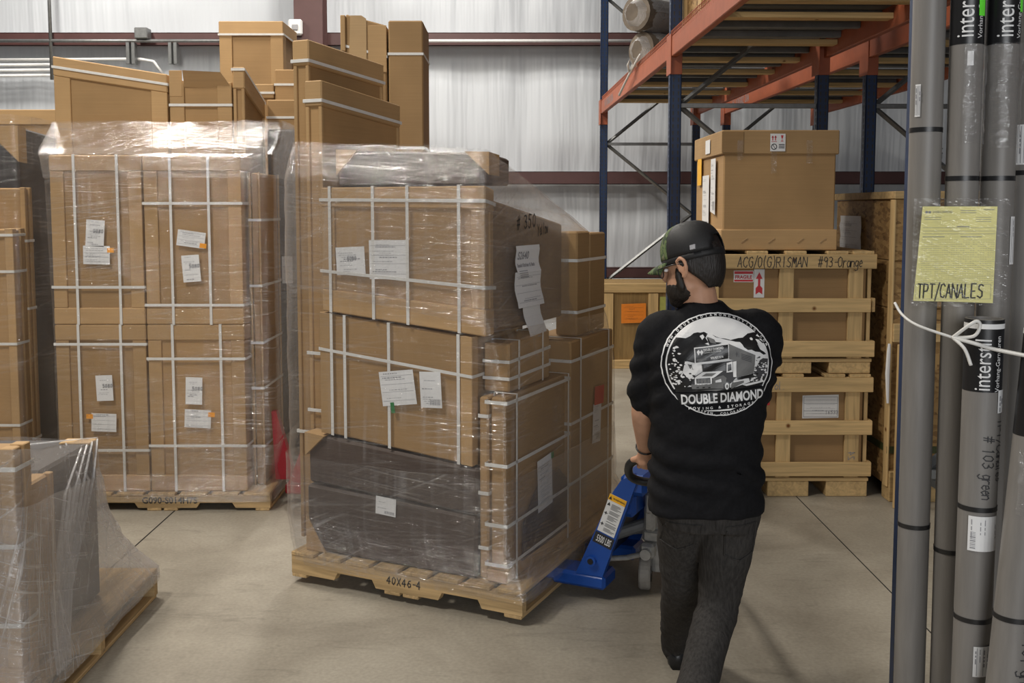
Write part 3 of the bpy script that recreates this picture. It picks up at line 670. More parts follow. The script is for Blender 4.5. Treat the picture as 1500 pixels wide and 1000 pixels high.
# ------------------------------------------------------------------ left pallet, second row
FL = Frame(-2.77, 5.89, 0); ZL = .112
pallet(FL, 1.31, 1.22, 0, 'stained wooden pallet under the left stack with stencilled letters', h=.11, boards=7, stencil=('G090-S014H7S', 'stencil'), sx0=.41, ssize=.054)
GL = 'strapped boxes on the left pallet'
OT = lambda du, dv: ('orange_tag', du, dv, .04, .028)
kw = dict(lid=.09, tray=.10, post=.08)
carton(FL, .035, .575, .03, .30, 1.128, 2.13, 'upper left strapped box on the left pallet with orange tag right of its slip', GL, vs=(.145, .40), hs=(1.352,), labels=(('F', .261, .546, .109, .156, -4, 'hand'), ('F', .265, .416, .158, .11, -1, 'form', OT(.085, .03))), **kw)
carton(FL, .588, 1.165, .03, .30, 1.128, 2.13, 'upper right strapped box on the left pallet with tilted orange-tagged slip', GL, vs=(.16, .385), hs=(1.245, 1.85), labels=(('F', .277, .511, .166, .095, -8, 'form', OT(.075, -.03)), ('F', .273, .336, .105, .16, 4, 'hand')), **kw)
carton(FL, .035, .575, .03, .30, ZL, 1.122, 'lower left strapped box on the left pallet with orange tag left of its slip', GL, vs=(.14, .393), hs=(.365, 1.01), labels=(('F', .2875, .633, .1, .155, 2, 'hand'), ('F', .277, .423, .15, .11, -2, 'form', OT(-.085, .035))), **kw)
carton(FL, .588, 1.165, .03, .30, ZL, 1.122, 'lower right strapped box on the left pallet with orange tag right of its slip', GL, vs=(.15, .437), hs=(.393, .922), labels=(('F', .271, .616, .1, .165, -2, 'hand'), ('F', .29, .446, .158, .11, -3, 'form', OT(.082, .03))), **kw)
carton(FL, -.07, .63, .36, .70, ZL, (2.755, 2.645, 2.645, 2.755), 'tall carton with a slanted lid standing behind the left stack', GL, lid=.115, post=.1, tray=.0, hs=(2.64,))
c2 = carton(FL, .645, 1.03, .36, .68, ZL, 2.60, 'tall open-topped carton with a raised flap behind the left stack', GL, post=.09, hs=(2.46, 2.15))
fp = MB(); fp.prism([(.09, 2.56), (.385, 2.55), (.34, 2.64), (.11, 2.65)], lambda u, v, t: (u, .02 + t - .1 * ((v - 2.55) / .1), v - .1), -.003, .003); fp.build('flap', 'card_in', c2)
MB().box(0, .08, -.003, .003, 2.40, 2.56, .002).build('flap', 'card_lid', c2)
carton(FL, 1.04, 1.11, .36, .86, ZL, (2.69, 2.69, 2.54, 2.54), 'thin upright carton with sloping top behind the left stack', GL, lid=.13, post=.02, hs=(2.60,))
carton(FL, 1.175, 1.245, .16, .66, ZL, 2.04, 'thin upright carton edge at the right of the left stack', GL, post=.012, hs=(.36, .72, 1.0, 1.35, 1.75))
dark_panel(FL, 1.15, 1.33, .75, 1.2, ZL, 2.34, 'dark wrapped block overhanging the back right of the left pallet', mat='foam2', caps=(), labels=(('F', .12, 1.3, .07, .18, 0, 'form'),))
carton(FL, 1.12, 1.34, .88, 1.15, 2.345, 2.55, 'small strapped carton lying on the dark wrapped block', GL, ds=(.1,), hs=(2.43,))
fll = film(FL, [(.06, -.02, 1.325, -.02, 1.24), (.13, -.01, 1.32, -.012, 1.235), (.22, .02, 1.30, .012, 1.23), (.45, .022, 1.345, .012, 1.23), (1.12, .02, 1.35, .012, 1.23), (2.0, .0, 1.35, .01, 1.23), (2.135, -.03, 1.35, .02, 1.23), (2.19, -.085, 1.345, .16, 1.22), (2.36, -.09, 1.34, .335, 1.21)],
     'clear stretch film around the left pallet stack', sub=7, seed=9, amp=.007)
child_film(fll, FL, [(2.0, -.004, 1.355, .006, 1.235), (2.135, -.034, 1.354, .016, 1.235), (2.19, -.09, 1.35, .155, 1.225), (2.35, -.094, 1.344, .33, 1.215)], '', mat='film_milky', seed=77, sub=5, amp=.01)
child_film(fll, FL, [(.06, -.024, 1.33, -.024, 1.245), (.13, -.014, 1.325, -.016, 1.24), (.22, .016, 1.305, .008, 1.235), (.40, .016, 1.35, .008, 1.235)], '', mat='film_milky', seed=57, sub=5, amp=.008)
# red jack behind the left pallet
rj = thing('pallet_jack', 'red pallet jack partly seen behind the left pallet', 'pallet jack', (-1.40, 6.02, 0), 0)
MB().box(.0, .36, .0, .17, .06, .13, .012).build('fork', 'red', rj)
MB().prism([(-.10, .13), (.02, .13), (-.02, .3), (-.09, .56), (-.12, .56)], lambda u, v, t: (u + .02, t, v), .10, .16).build('side_plate', 'red', rj)
MB().prism([(.02, .13), (.1, .13), (.16, .36), (.11, .36)], lambda u, v, t: (u, t, v), .0, .04).build('rib', 'red', rj)
MB().tube([(.25, .03, .055), (.25, .12, .055)], .05, 16).build('wheel', 'tyre', rj)

# ------------------------------------------------------------------ stacks behind
FR_ = Frame(-2.55, 7.9, 0)
GR = 'cartons stacked in the back row'
carton(FR_, .12, .90, .04, .62, 0, 2.72, 'plain carton of the back row just under the high strapped carton', GR, hs=(2.6,))
hb = carton(FR_, .235, .74, .1, .60, 2.725, 3.29, 'high strapped carton topping the back row, beside the wall column', GR, lid=.1, post=.1, hs=(3.19,))
FQ = Frame(-1.86, 7.35, 0)
carton(FQ, -.02, .12, .0, .3, .0, 2.72, 'thin upright carton seen between the left stack and the middle stack, left one', GR, lid=.1, hs=(2.66,))
carton(FQ, .13, .30, .0, .3, .0, 2.83, 'upright carton with a torn tape patch between the left stack and middle stack', GR, hs=(2.72, 2.55))
carton(FQ, .31, .50, .0, .3, .0, 2.62, 'short upright carton right of the torn tape carton', GR, hs=(2.5,))
FB = Frame(-1.07, 6.3, 0)
tb = carton(FB, .03, .285, .03, .45, 0, (3.03, 2.96, 2.96, 3.03), 'tall carton with bent side flaps rising behind the foreground stack', GR, hs=(2.8,))
MB().box(-.03, .0, -.02, .2, 2.80, 3.02, .003).build('flap', 'card_lid', tb)
MB().prism([(.02, 2.77), (.13, 2.74), (.13, 3.0), (.1, 3.02), (.03, 3.02)], lambda u, v, t: (u, t, v), -.008, -.004).build('flap', 'card_in', tb)
MB().box(.14, .255, -.008, -.003, 2.67, 2.96, .002).build('flap', 'card_lid', tb)
carton(FB, .30, .515, .0, .45, 0, 2.985, 'tallest plain carton with two straps behind the foreground stack', GR, lid=0, hs=(2.2, 2.78))
# far-left dark stack
FF = Frame(-3.75, 5.98, 0)
GF = 'cartons on the far left stack'
carton(FF, .3, .742, .02, .17, 0, 1.70, 'strapped brown carton at the far left edge, nearer one', GF, hs=(.5, 1.0, 1.44, 1.66), post=.05)
carton(FF, .45, .748, .175, .27, 0, 1.95, 'brown carton edge right behind the strapped far left carton', GF, post=.03, hs=(.38, 1.2, 1.62))
dark_panel(FF, .15, .668, .28, .95, 0, (2.33, 2.33, 2.29, 2.29), 'tall black wrapped slab at the far left with cardboard corner triangles', mat='foam2', caps=('TR',), tri=.22)
film(FF, [(.01, .1, .82, -.0, 1.1), (.2, .1, .80, .0, 1.1), (1.6, .1, .80, .0, 1.0), (2.38, .12, .79, .03, .98)], 'clear stretch film around the far left dark stack', seed=21)
carton(Frame(-4.6, 8.2, 0), .0, .9, .0, .6, 0, 2.62, 'plain carton peeping over the far left stack against the wall', GR, lid=.12)

# ------------------------------------------------------------------ near-left pallet
FN = Frame(-2.9, 3.3, 0)
pallet(FN, 1.235, 1.25, 0, 'wooden pallet in the near left corner with film pulled to its corners', h=.14, boards=1)
GN = 'cartons on the near left pallet'
carton(FN, .55, 1.195, .05, .17, .145, 1.0, 'strapped brown carton standing at the near edge of the near left pallet', GN, lid=0, post=.05, tray=.08, hs=(.38, .66, .93), vs=(.48,), ds=())
carton(FN, .7, 1.165, .19, .40, .145, .83, 'shorter brown carton behind the strapped one on the near left pallet', GN, post=.03)
dk = dark_panel(FN, .45, 1.105, .42, .93, .145, .825, 'dark wrapped block with brown corner on the near left pallet', mat='foam2', caps=())
MB().prism([(.575, .684), (.658, .684), (.658, .56)], lambda u, v, t: (u, t, v), .47, .515).box(.53, .66, .43, .515, .674, .686, .003).build('corner_protector', 'card_in', dk)
fn_ = film(FN, [(.10, .38, 1.25, -.015, 1.265), (.15, .38, 1.248, -.012, 1.262), (.22, .4, (1.235, 1.21), .0, 1.20), (.34, .42, (1.228, 1.16), .02, 1.09), (.50, .43, (1.225, 1.13), .025, 1.0), ((.85, .85, .70, .70), .44, (1.222, 1.12), .028, .95), ((1.02, 1.0, .83, .83), .44, (1.22, 1.112), .03, .94)],
     'milky stretch film tented from the near left load down to its pallet corners', mat='film_heavy', seed=63, sub=7, amp=.012)
child_film(fn_, FN, [(.09, .38, 1.254, -.018, 1.27), (.15, .38, 1.252, -.016, 1.266), (.22, .4, (1.24, 1.215), -.004, 1.205), (.34, .42, (1.234, 1.165), .014, 1.095), (.50, .43, (1.231, 1.135), .019, 1.005), ((.80, .80, .68, .68), .44, (1.228, 1.125), .022, .955)], '', mat='film_near', seed=83, sub=6, amp=.012)
FD_ = MB()
for k in range(7):
    q = k * .022; rnd = random.Random(k + 3); w_ = lambda s: rnd.uniform(-s, s)
    FD_.tube([FN.w(1.115 - .1 * (k % 2) , .92 - q * 1.2, .832), FN.w(1.135, .82 - q * 2, .70 + w_(.02)), FN.w(1.145, .68 - q * 1.6, .52), FN.w(1.17, .50 - q * 1.2, .34), FN.w(1.22, .36 - q * .9, .21), FN.w(1.25, .30 - q * .8, .13)], [.004, .006, .008, .008, .006, .004], 6, flat=.35)
FD_.tube([FN.w(.4, .4, .86), FN.w(.8, .62, .86), FN.w(1.0, .85, .84), FN.w(1.112, .93, .835)], [.006, .008, .006, .004], 6, flat=.5)
fo_ = FD_.build('film_fold', 'film_fold', None, smooth=True); uvl = fo_.data.uv_layers.new(name='UVMap')
for lp in fo_.data.loops: c_ = fo_.data.vertices[lp.vertex_index].co; uvl.data[lp.index].uv = (c_.x * 3 + c_.y * 9, c_.z)
fo_.parent = fn_; fo_.matrix_parent_inverse = Matrix.Translation(fn_.location).inverted()
SF['2'] = '.3,4.8 1.4,6 3.2,5.6 3.4,4.2 .2,0 4,.2'
# ------------------------------------------------------------------ blue pallet jack
J = thing('pallet_jack', 'blue hand pallet jack with black loop handle, forks under the foreground pallet', 'pallet jack', FM.w(0, 0, 0), FM.rz)
for y in (.41, .85):
    f_ = MB().box(.12, 1.30, y, y + .16, .068, .118, .012).box(1.20, 1.47, y, y + .16, .052, .122, .014).build('fork', 'blue', J)
    MB().tube([(.24, y + .04, .042), (.24, y + .12, .042)], .04, 16).build('load_roller', 'tyre', f_)
SP = [(1.325, .118), (1.458, .118), (1.60, .53), (1.625, .60), (1.60, .618), (1.545, .585), (1.508, .53)]
for k, y in enumerate((.412, .968)):
    b = MB()
    b.prism(SP, lambda u, v, t: (u, t, v), y, y + .04)
    sp = b.build('side_plate', 'blue', J)
    y0 = y - .0 if k == 0 else y + .04
    if k == 0:
        d = Vector((1.60 - 1.458, .53 - .118)).normalized(); n_ = Vector((-d.y, d.x))   # along / across the sloping face
        c0 = Vector((1.372, .16))
        def pf(u, v, t): p = Vector((1.415, .15)) + d * v + Vector((d.y, -d.x)) * u; return (p.x, y - .0012 - t, p.y)
        o = MB().prism([(-.046, .185), (.040, .185), (.040, .375), (-.046, .375)], pf, 0, .001).build('warning_label', 'paper', sp)
        MB().prism([(-.046, .345), (.040, .345), (.040, .375), (-.046, .375)], pf, .001, .0016).build('warning_strip', 'warn', o)
        pr = MB(); rnd = random.Random(3)
        pr.text('WARNING', .0125, lambda u, v, t: pf(u + .006, v + .355, t + .002), 'c', bold=.01)
        for q in ((-.036, .352), (-.034, .322)): pr.prism([(q[0] - .008, q[1] - .002), (q[0] + .008, q[1] - .002), (q[0], q[1] + .014)], lambda u, v, t: pf(u, v, t), .002, .0024)
        v = .33
        while v > .195:
            if rnd.random() < .8: pr.rect(-.02, -.02 + rnd.uniform(.03, .056), v, v + .0022, lambda a, b_, t: pf(a, b_, t + .0018))
            v -= .0058
        for v in (.27, .215): pr.text('+', .03, lambda a, b_, t: pf(a - .034, b_ + v, t + .0018), 'c', bold=.03)
        pr.build('label_print', 'ink', o)
        o = MB().prism([(-.05, .125), (.046, .125), (.046, .178), (-.05, .178)], pf, 0, .0012).build('capacity_label', 'ink', sp)
        tx = MB(); tx.text('5500 LBS', .046, lambda u, v, t: pf(u, v + .136, t + .0016), 'c', bold=.012, sx=.42); tx.build('capacity_lettering', 'white_ink', o)
        MB().tube([(1.405, y - .018, .19), (1.405, y + .01, .19)], .024, 18).build('pivot_collar', 'blue', sp)
        MB().tube([(1.405, y - .0215, .19), (1.405, y - .017, .19)], .014, 16).build('pivot_bolt', 'black', sp)
MB().box(1.535, 1.66, .42, 1.0, .515, .612, .02).box(1.5, 1.6, .452, .968, .40, .52, .02, m=0).build('cross_member', 'blue', J)
MB().prism([(1.36, .13), (1.40, .13), (1.56, .52), (1.52, .52)], lambda u, v, t: (u, t, v), .45, .97).build('back_plate', 'black', J)
for y in (.49, .92): MB().tube([(1.40, y, .17), (1.55, y, .20), (1.62, y * .4 + .67 * .6, .20)], .017, 10, flat=.7).build('lift_arm', 'cast', J)
MB().tube([(1.42, .56, .26), (1.6, .62, .33)], .03, 12).build('push_rod', 'deck', J)
MB().lathe([(.0, .10), (.04, .10), (.04, .30), (.052, .31), (.052, .40), (.03, .42), (.03, .56), (.0, .56)], 20, c=(1.645, .67)).build('pump_cylinder', 'cast', J, smooth=False)
pb = MB(); sh_ = lambda x, y, z: (x - .04, y - .04, z); pb.box(1.63, 1.74, .63, .79, .25, .31, .012, sh_); pb.box(1.645, 1.70, .60, .68, .31, .44, .014, sh_); pb.box(1.655, 1.69, .585, .615, .40, .50, .012, sh_); pb.tube([(1.665, .57, .21), (1.665, .86, .21)], .026, 14, sh_); pb.box(1.63, 1.70, .59, .64, .185, .255, .012, sh_); pb.build('pump_casting', 'cast', J)
ax_ = Vector((FM.c * .97 + FM.s * -.2, -FM.s * .97 + FM.c * -.2, 0)).normalized()
for s_ in (-.085, .030):
    def wf(x, y_, z): q = Vector((1.645, .665, .084)) + ax_ * (s_ + z) + Vector((-ax_.y, ax_.x, 0)) * x; return (q.x, q.y, q.z + y_)
    wl = MB().lathe([(.03, 0), (.076, 0), (.083, .008), (.083, .047), (.076, .055), (.03, .055)], 28, wf).build('steer_wheel', 'tyre', J)
    MB().lathe([(.0, -.003), (.045, -.003), (.045, .058), (.0, .058)], 24, wf).build('wheel_hub', 'black', wl)
# handle, in world coordinates turned into the jack's frame
def toJ(p): dx, dy = p[0] - FM.x, p[1] - FM.y; return (FM.c * dx + FM.s * dy, -FM.s * dx + FM.c * dy, p[2])
m0 = FM.w(1.66, .67, .43); hc = Vector((.535, 3.50, .885)); wv = Vector((.97, -.18, .02)).normalized(); uv_ = Vector((-.06, -.5, .86)).normalized()
MB().tube([toJ(m0), toJ((.66, 4.2, .60)), toJ(tuple(hc - uv_ * .11))], .019, 14).build('handle_shaft', 'black', J, smooth=True)
pts = []
for k in range(29):
    a = 2 * pi * k / 28; cx_, cy_ = cos(a), sin(a)
    p = hc + wv * (.118 * (abs(cx_) ** .7) * (1 if cx_ > 0 else -1)) + uv_ * (.062 * (abs(cy_) ** .75) * (1 if cy_ > 0 else -1)); pts.append(toJ(p))
MB().tube(pts, .0155, 12).build('loop_handle', 'black', J, smooth=True)
MB().tube([toJ(hc - uv_ * .06), toJ(hc - uv_ * .0 + wv * .0)], .014, 10).build('release_lever', 'steel', J, smooth=True)

# ------------------------------------------------------------------ pallet rack
RK = Frame(0, 0, radians(1.61)); YS = (3.33, 7.78, 12.42)
RKO = thing('pallet_rack', 'tall storage rack with navy uprights and orange beams carrying a slatted deck', 'storage rack', (0, 0, 0), RK.rz)
BZ0, BZ1 = 2.985, 3.14
def rackrow(xf, xr, nm):
    for i, y in enumerate(YS):
        for x in (xf, xr):
            u = MB(); wd = .09
            u.box(x, x + wd, y, y + .012, 0, 5.6, .003); u.box(x, x + .012, y, y + .075, 0, 5.6, .003); u.box(x + wd - .012, x + wd, y, y + .075, 0, 5.6, .003)
            u.box(x - .012, x + wd + .012, y - .02, y + .10, 0, .008, .002)
            up = u.build('upright', 'rackblue', RKO)
            hl = MB(); z = .12
            while z < 5.5:
                for xx in (x + .025, x + wd - .025): hl.prism([(-.007, .016), (.007, .016), (.004, -.016), (-.004, -.016)], lambda a, b, t: (xx + a, y - .0008 - t, z + b), 0, .0005)
                for yy in (y + .03,): hl.prism([(-.011, .018), (.011, .018), (.006, -.018), (-.006, -.018)], lambda a, b, t: (x - .0008 - t, yy + a, z + b), 0, .0005)
                z += .0508 * 1.0
            hl.build('punched_slots', 'ink' if i else 'black', up)
            c = MB(); c.box(x - .008, x - .002, y - .05, y + .13, BZ0 - .13, BZ1 + .02, .002); c.box(x - .008, x + .09, y - .012, y - .006, BZ0 - .13, BZ1 + .02, .002)
            c.build('beam_connector', 'orange', up)
        z = .28; s = 1; zs = [.28, .90, 1.75, 2.62, 3.5, 4.4]
        for k, z in enumerate(zs):
            if k in (1, 3): MB().box(xf + .09, xr, y + .02, y + .05, z - .018, z + .018, .003).build('brace', 'steel', RKO)
        dz = [(.9, 1.75), (2.62, 1.75), (2.62, 3.5), (4.4, 3.5), (.9, .2)]
        for a, b in dz: MB().tube([(xf + .08, y + .05, a), (xr + .01, y + .05, b)], .021, 4).build('brace', 'steel', RKO)
    for x in (xf, xr):
        for a, b in zip((0.2,) + YS, YS):
            g = MB(); g.box(x + (.0 if x == xf else .04), x + (.05 if x == xf else .09), a + .08, b - .005, BZ0, BZ1, .005); bm_ = g.build('beam', 'orange', RKO)
            if x == xf and b == YS[2]:
                t = MB(); t.hand('W 10G82 DA', .075, lambda u, v, tt: (x - .001 - tt, b - .45 - u * 1.5, BZ0 + .045 + v), w=.01, sp=1.3); t.build('beam_marking', 'ink_grey', bm_)
    for a, b in zip((0.2,) + YS, YS):
        if a < 3: a = 3.33 - 2.4
        n = 3
        for k in range(n):
            p0 = a + (b - a) * k / n + .09; p1 = a + (b - a) * (k + 1) / n
            d = MB(); d.box(xf + .01, xr + .08, p0, p1, BZ1 - .012, BZ1 - .004, .002)
            yy = p0 + .25
            while yy < p1 - .1: d.box(xf + .05, xr + .04, yy, yy + .05, BZ1 - .06, BZ1 - .012, .004); yy += .38
            d.build('deck_panel', 'deck', RKO)
    for y in (4.6, 5.2, 5.98, 6.5, 7.52, 8.4, 9.13, 10.05, 10.75, 11.6): MB().box(xf + .055, xr + .04, y - .05, y + .05, BZ1 - .10, BZ1 - .062, .003).build('deck_slat', M['pine_x'], RKO)
    # folded wire-mesh lip standing on the front beam
    ml = MB()
    for z in (BZ1 + .012, BZ1 + .042): ml.tube([(xf + .004, 1.0, z), (xf + .004, 12.3, z)], .004, 5)
    y = 3.6
    while y < 12.3: ml.box(xf - .001, xf + .004, y, y + .008, BZ1 - .03, BZ1 + .045, .001); y += .05
    if nm: ml.build('mesh_lip', 'orange', RKO)
rackrow(1.446, 2.60, True); rackrow(2.98, 4.12, False)
# things stored on the deck
GT = 'wrapped rolls on the rack deck'
for k, (x, y, z, r) in enumerate(((1.50, 9.5, BZ1 + .17, .165), (1.44, 9.45, BZ1 + .50, .165))):
    lab = ['lower bagged fabric roll on the rack deck above the white string', 'middle bagged fabric roll on the rack deck', 'topmost bagged fabric roll cut by the top of the photo'][k]
    q = thing('fabric_roll', lab, 'roll', RK.w(x, y, z), RK.rz - .95 + .12 * k, GT)
    MB().tube([(0, -.02, 0), (.0, 1.0, .0)], r, 22).build('roll', 'bronze', q, smooth=False)
    vs = []
    for j in range(9):
        t = j / 8; rr = (r + .012) * (1 if j > 2 else (.45, .9, 1.02)[j])
        vs.append([((rr + .02 * noise.noise((i * .9, j * 1.3, k))) * cos(2 * pi * i / 28), -.09 + .12 * j, (rr + .02 * noise.noise((i * .9 + 4, j * 1.3, k))) * sin(2 * pi * i / 28)) for i in range(29)])
    film_sheet(vs, None, 'lavender_bag', 'plastic_bag', q)
o = MB().tube([RK.w(1.43, 9.2, 3.22), RK.w(1.40, 9.7, 3.1), RK.w(1.39, 10.3, 2.98)], .012, 8).tube([RK.w(1.40, 9.66, 3.12), RK.w(1.36, 9.5, 3.17), RK.w(1.37, 9.42, 3.21), RK.w(1.41, 9.5, 3.18), RK.w(1.40, 9.66, 3.12)], .010, 6).build('white_string', 'strap', smooth=True); tag(o, 'white knotted string hanging over the orange front beam', 'string')
o = MB().box(-.045, .045, -.02, .02, 0, 1.2, .004).build('timber_board', M['pine_z']); o.location = RK.w(1.62, 8.55, BZ1); o.rotation_euler = (0, .06, .3); tag(o, 'pale timber board standing on the rack deck beside the bagged rolls', 'board')
q = thing('plywood_crate', 'strand board crate with pine edges standing on the rack deck', 'crate', RK.w(1.58, 6.7, BZ1), RK.rz)
MB().box(.0, .8, .03, 1.15, .0, .9, .004).build('panel', 'osb', q)
for y in (.0, .5, 1.1): MB().box(-.03, .0, y, y + .09, 0, .9, .003).build('batten', M['pine_z'], q)

# ------------------------------------------------------------------ slatted crates on the right
def crate(z0, ztop_skid, slats, ztop, label, first):
    X0, X1, Y0_, Y1 = 1.2, 2.25, 6.19, 7.2; w, d = X1 - X0, Y1 - Y0_
    r = thing('slatted_crate', label, 'crate', (X0, Y0_, z0), 0)
    zz = lambda z: z - z0
    MB().box(.03, w - .03, .03, d - .03, zz(ztop_skid) + .02, zz(ztop) - .005, .006).build('inner_carton', 'card_dark', r)
    for x in (.0, .42, w - .26 + .0): MB().box(x, x + .26 if x else .2, -.0, d, 0, zz(ztop_skid) - .022, .004).build('skid', M['pine_y'], r)
    MB().box(-.005, w + .005, -.006, .09, zz(ztop_skid) - .022, zz(ztop_skid), .003).build('base_board', M['pine_x'], r)
    for x in (.0, .467, .90): MB().box(x, x + .092, -.0, .024, zz(ztop_skid), zz(ztop), .003).build('upright_slat', M['pine_z'], r)
    for y in (.0, .45, d - .1): MB().box(w - .024, w, y + (.025 if y == 0 else 0), y + .092, zz(ztop_skid), zz(ztop), .003).build('upright_slat', M['pine_z'], r)
    S_ = []
    for k, (a, b) in enumerate(slats):
        S_.append(MB().box(-.012, w + .016 - (.03 if k == 1 and not first else 0), -.022, .0, zz(a), zz(b), .003).build('cross_slat', M['pine_x'], r))
        MB().box(w, w + .02, .0, d, zz(a), zz(b), .003).build('cross_slat', M['pine_y'], r)
        MB().box(-.02, .0, .0, d, zz(a), zz(b), .003).build('cross_slat', M['pine_y'], r)
    for x in (-.01, .26, .5, .76, w - .13): MB().box(x, x + .13, -.015, d + .01, zz(ztop), zz(ztop) + .02, .003).build('top_board', M['pine_y'], r)
    return r, S_
c1, s1 = crate(0, .122, ((.135, .225), (.40, .49), (.672, .765)), .765, 'lower slatted pine crate with grey staining on its bottom slat, behind the man', True)
c2_, s2 = crate(.788, .882, ((.895, .995), (1.175, 1.262), (1.447, 1.537)), 1.537, 'upper slatted pine crate lettered in marker, under the big carton', False)
def on(x, z, z0): return lambda u, v, t, off=0: (x - 1.2 + u, -.0235 - t, z - z0 + v)
W = MB(); W.hand('ACG/O(G)RISMAN  #93-Orange', .062, on(1.40, 1.458, .788), w=.0045, sp=1.28, seed=8, cw=.62, slant=.14); W.build('marker_writing', 'ink', s2[2])
W = MB(); W.hand('Taylor'[0:0] + 'J.g/ol.', .05, on(1.55, .69, 0), w=.004, sp=1.1, seed=9); W.build('marker_writing', 'ink_grey', s1[2])
# stains on the bottom slat
# stickers on the inner cartons
def onc(x, z, z0): return lambda u, v, t: (x - 1.2 + u, .029 - t, z - z0 + v)
fn = onc(1.388, 1.36, .788); o = MB().rect(0, .125, 0, .072, fn).build('fragile_sticker', 'paper', c2_)
W = MB(); W.rect(.004, .121, .052, .068, fn, th=.0012); W.rect(.004, .121, .004, .016, fn, th=.0012); W.text('FRAGILE', .03, lambda u, v, t: fn(u + .0625, v + .022, t + .001), 'c', bold=.03, sx=.95); W.build('sticker_print', 'red_ink', o)
fn = onc(1.515, 1.263, .788); o = MB().rect(0, .066, 0, .178, fn, th=.0008).build('arrow_sticker', 'paper', c2_)
W = MB(); W.prism([(.033, .16), (.012, .118), (.026, .118), (.026, .075), (.012, .06), (.012, .02), (.033, .035), (.054, .02), (.054, .06), (.040, .075), (.040, .118), (.054, .118)], fn, .0014, .002); W.build('sticker_print', 'red_ink', o)
fn = onc(1.952, .57, 0); o = MB().prism([(-.115, -.075), (.115, -.07), (.113, .078), (-.115, .072)], fn, 0, .001).build('shipping_label', 'paper', c1)
W = MB()
for a, b, c, d in ((-.108, .108, .062, .065), (-.108, .108, -.066, -.063), (-.108, -.105, -.066, .065), (.105, .108, -.066, .065), (-.108, .108, .02, .023), (-.108, .108, -.028, -.025)): W.rect(a, b, c, d, fn, th=.0015)
fineprint(W, .2, .12, lambda u, v, t: fn(u, v, t + .001), 'form', random.Random(5)); W.hand('16533', .022, lambda u, v, t: fn(u + .03, v - .046, t + .001), w=.003, seed=3); W.build('label_print', 'ink_grey', o)
o = MB().rect(0, .03, 0, .1, onc(1.60, .58, 0)).build('sticker_edge', 'red_ink', c1)
W = MB(); W.hand('24', .04, lambda u, v, t: (.905 + .02 + v, -.0012 - t, .235 + u), w=.004, seed=2); W.build('marker_writing', 'ink_grey', c1)
# big carton on the crates
BX = Frame(1.305, 6.22, 0)
b = carton(BX, 0, .722, 0, .93, 1.56, 2.30, 'big plain carton with overlapping lid and handling sticker on top of the crates', lid=.145, tray=.13, post=.0)
fn = lambda u, v, t: (.34 + u, -.009 - t, .667 + v)
o = MB().rect(-.047, .047, -.054, .054, fn, th=.0012).build('handling_sticker', 'paper', b)
W = MB()
for x in (-.032, -.015): W.rect(x - .003, x + .003, .012, .034, fn, th=.002); W.add([(x - .008, .03, .002), (x + .008, .03, .002), (x, .044, .002)], [[0, 1, 2]], fn)
W.rect(-.04, -.006, .004, .007, fn, th=.002); W.add([(.018, .044, .002), (.034, .044, .002), (.03, .026, .002), (.022, .026, .002)], [[0, 1, 2, 3]], fn); W.rect(.0245, .0275, .01, .026, fn, th=.002); W.rect(.018, .034, .006, .01, fn, th=.002)
W.build('sticker_print', 'red_ink', o)
W = MB(); k = 20
for i in range(k):
    a, c = 2 * pi * i / k, 2 * pi * (i + 1) / k; W.add([(-.023 + .019 * cos(a), -.026 + .019 * sin(a), .002), (-.023 + .019 * cos(c), -.026 + .019 * sin(c), .002), (-.023 + .014 * cos(c), -.026 + .014 * sin(c), .002), (-.023 + .014 * cos(a), -.026 + .014 * sin(a), .002)], [[0, 1, 2, 3]], fn)
W.add([(-.035, -.011, .002), (-.031, -.011, .002), (-.011, -.041, .002), (-.015, -.041, .002)], [[0, 1, 2, 3]], fn)
for v in (-.012, -.022, -.032): W.rect(.006, .042, v - .003, v + .002, fn, th=.002)
W.build('sticker_print', 'ink', o)
W = MB()
for x in (.12, .29, .47, .61): W.prism([(x, .05), (x + .006, .047), (x + .045, .075), (x + .04, .079)], lambda u, v, t: (u, -.0065 - t, v), 0, .003)
W.build('cut_slits', 'card_in', b)
MB().box(-.006, .13, -.008, -.004, .605, .735, .002).build('corner_patch', 'card_dark', b)
for (y, z, ww, hh) in ((.50, .28, .22, .40), (.26, .40, .15, .36)):
    o = MB().prism([(y - ww / 2, z - hh / 2), (y + ww / 2, z - hh / 2 + .02), (y + ww / 2, z + hh / 2), (y - ww / 2, z + hh / 2)], lambda u, v, t: (-.003 - t, u, v), 0, .001).build('shipping_label', 'paper', b)
    W = MB(); fineprint(W, ww, hh, lambda u, v, t: (-.005 - t, y - u, z + v), 'bar', random.Random(int(y * 100))); W.build('label_print', 'ink_grey', o)
MB().prism([(.35, .62), (.5, .62), (.5, .71), (.35, .71)], lambda u, v, t: (-.008 - t, u, v), 0, .001).build('lid_label', 'paper', b)
MB().prism([(.66, .42), (.8, .42), (.8, .60), (.66, .60)], lambda u, v, t: (-.003 - t, u, v), 0, .001).build('colour_label', 'warn', b)
for x, l in ((.30, .2), (.52, .14), (.09, .12)):
    film_sheet([[(x + i * .012 + .004 * noise.noise((j, i, x)), -.0085 - .003 * abs(noise.noise((j * 2., i * 3., x))), .74 - l * j / 6 - .06) for i in range(4)] for j in range(7)], None, 'clear', 'tape_strip', b)
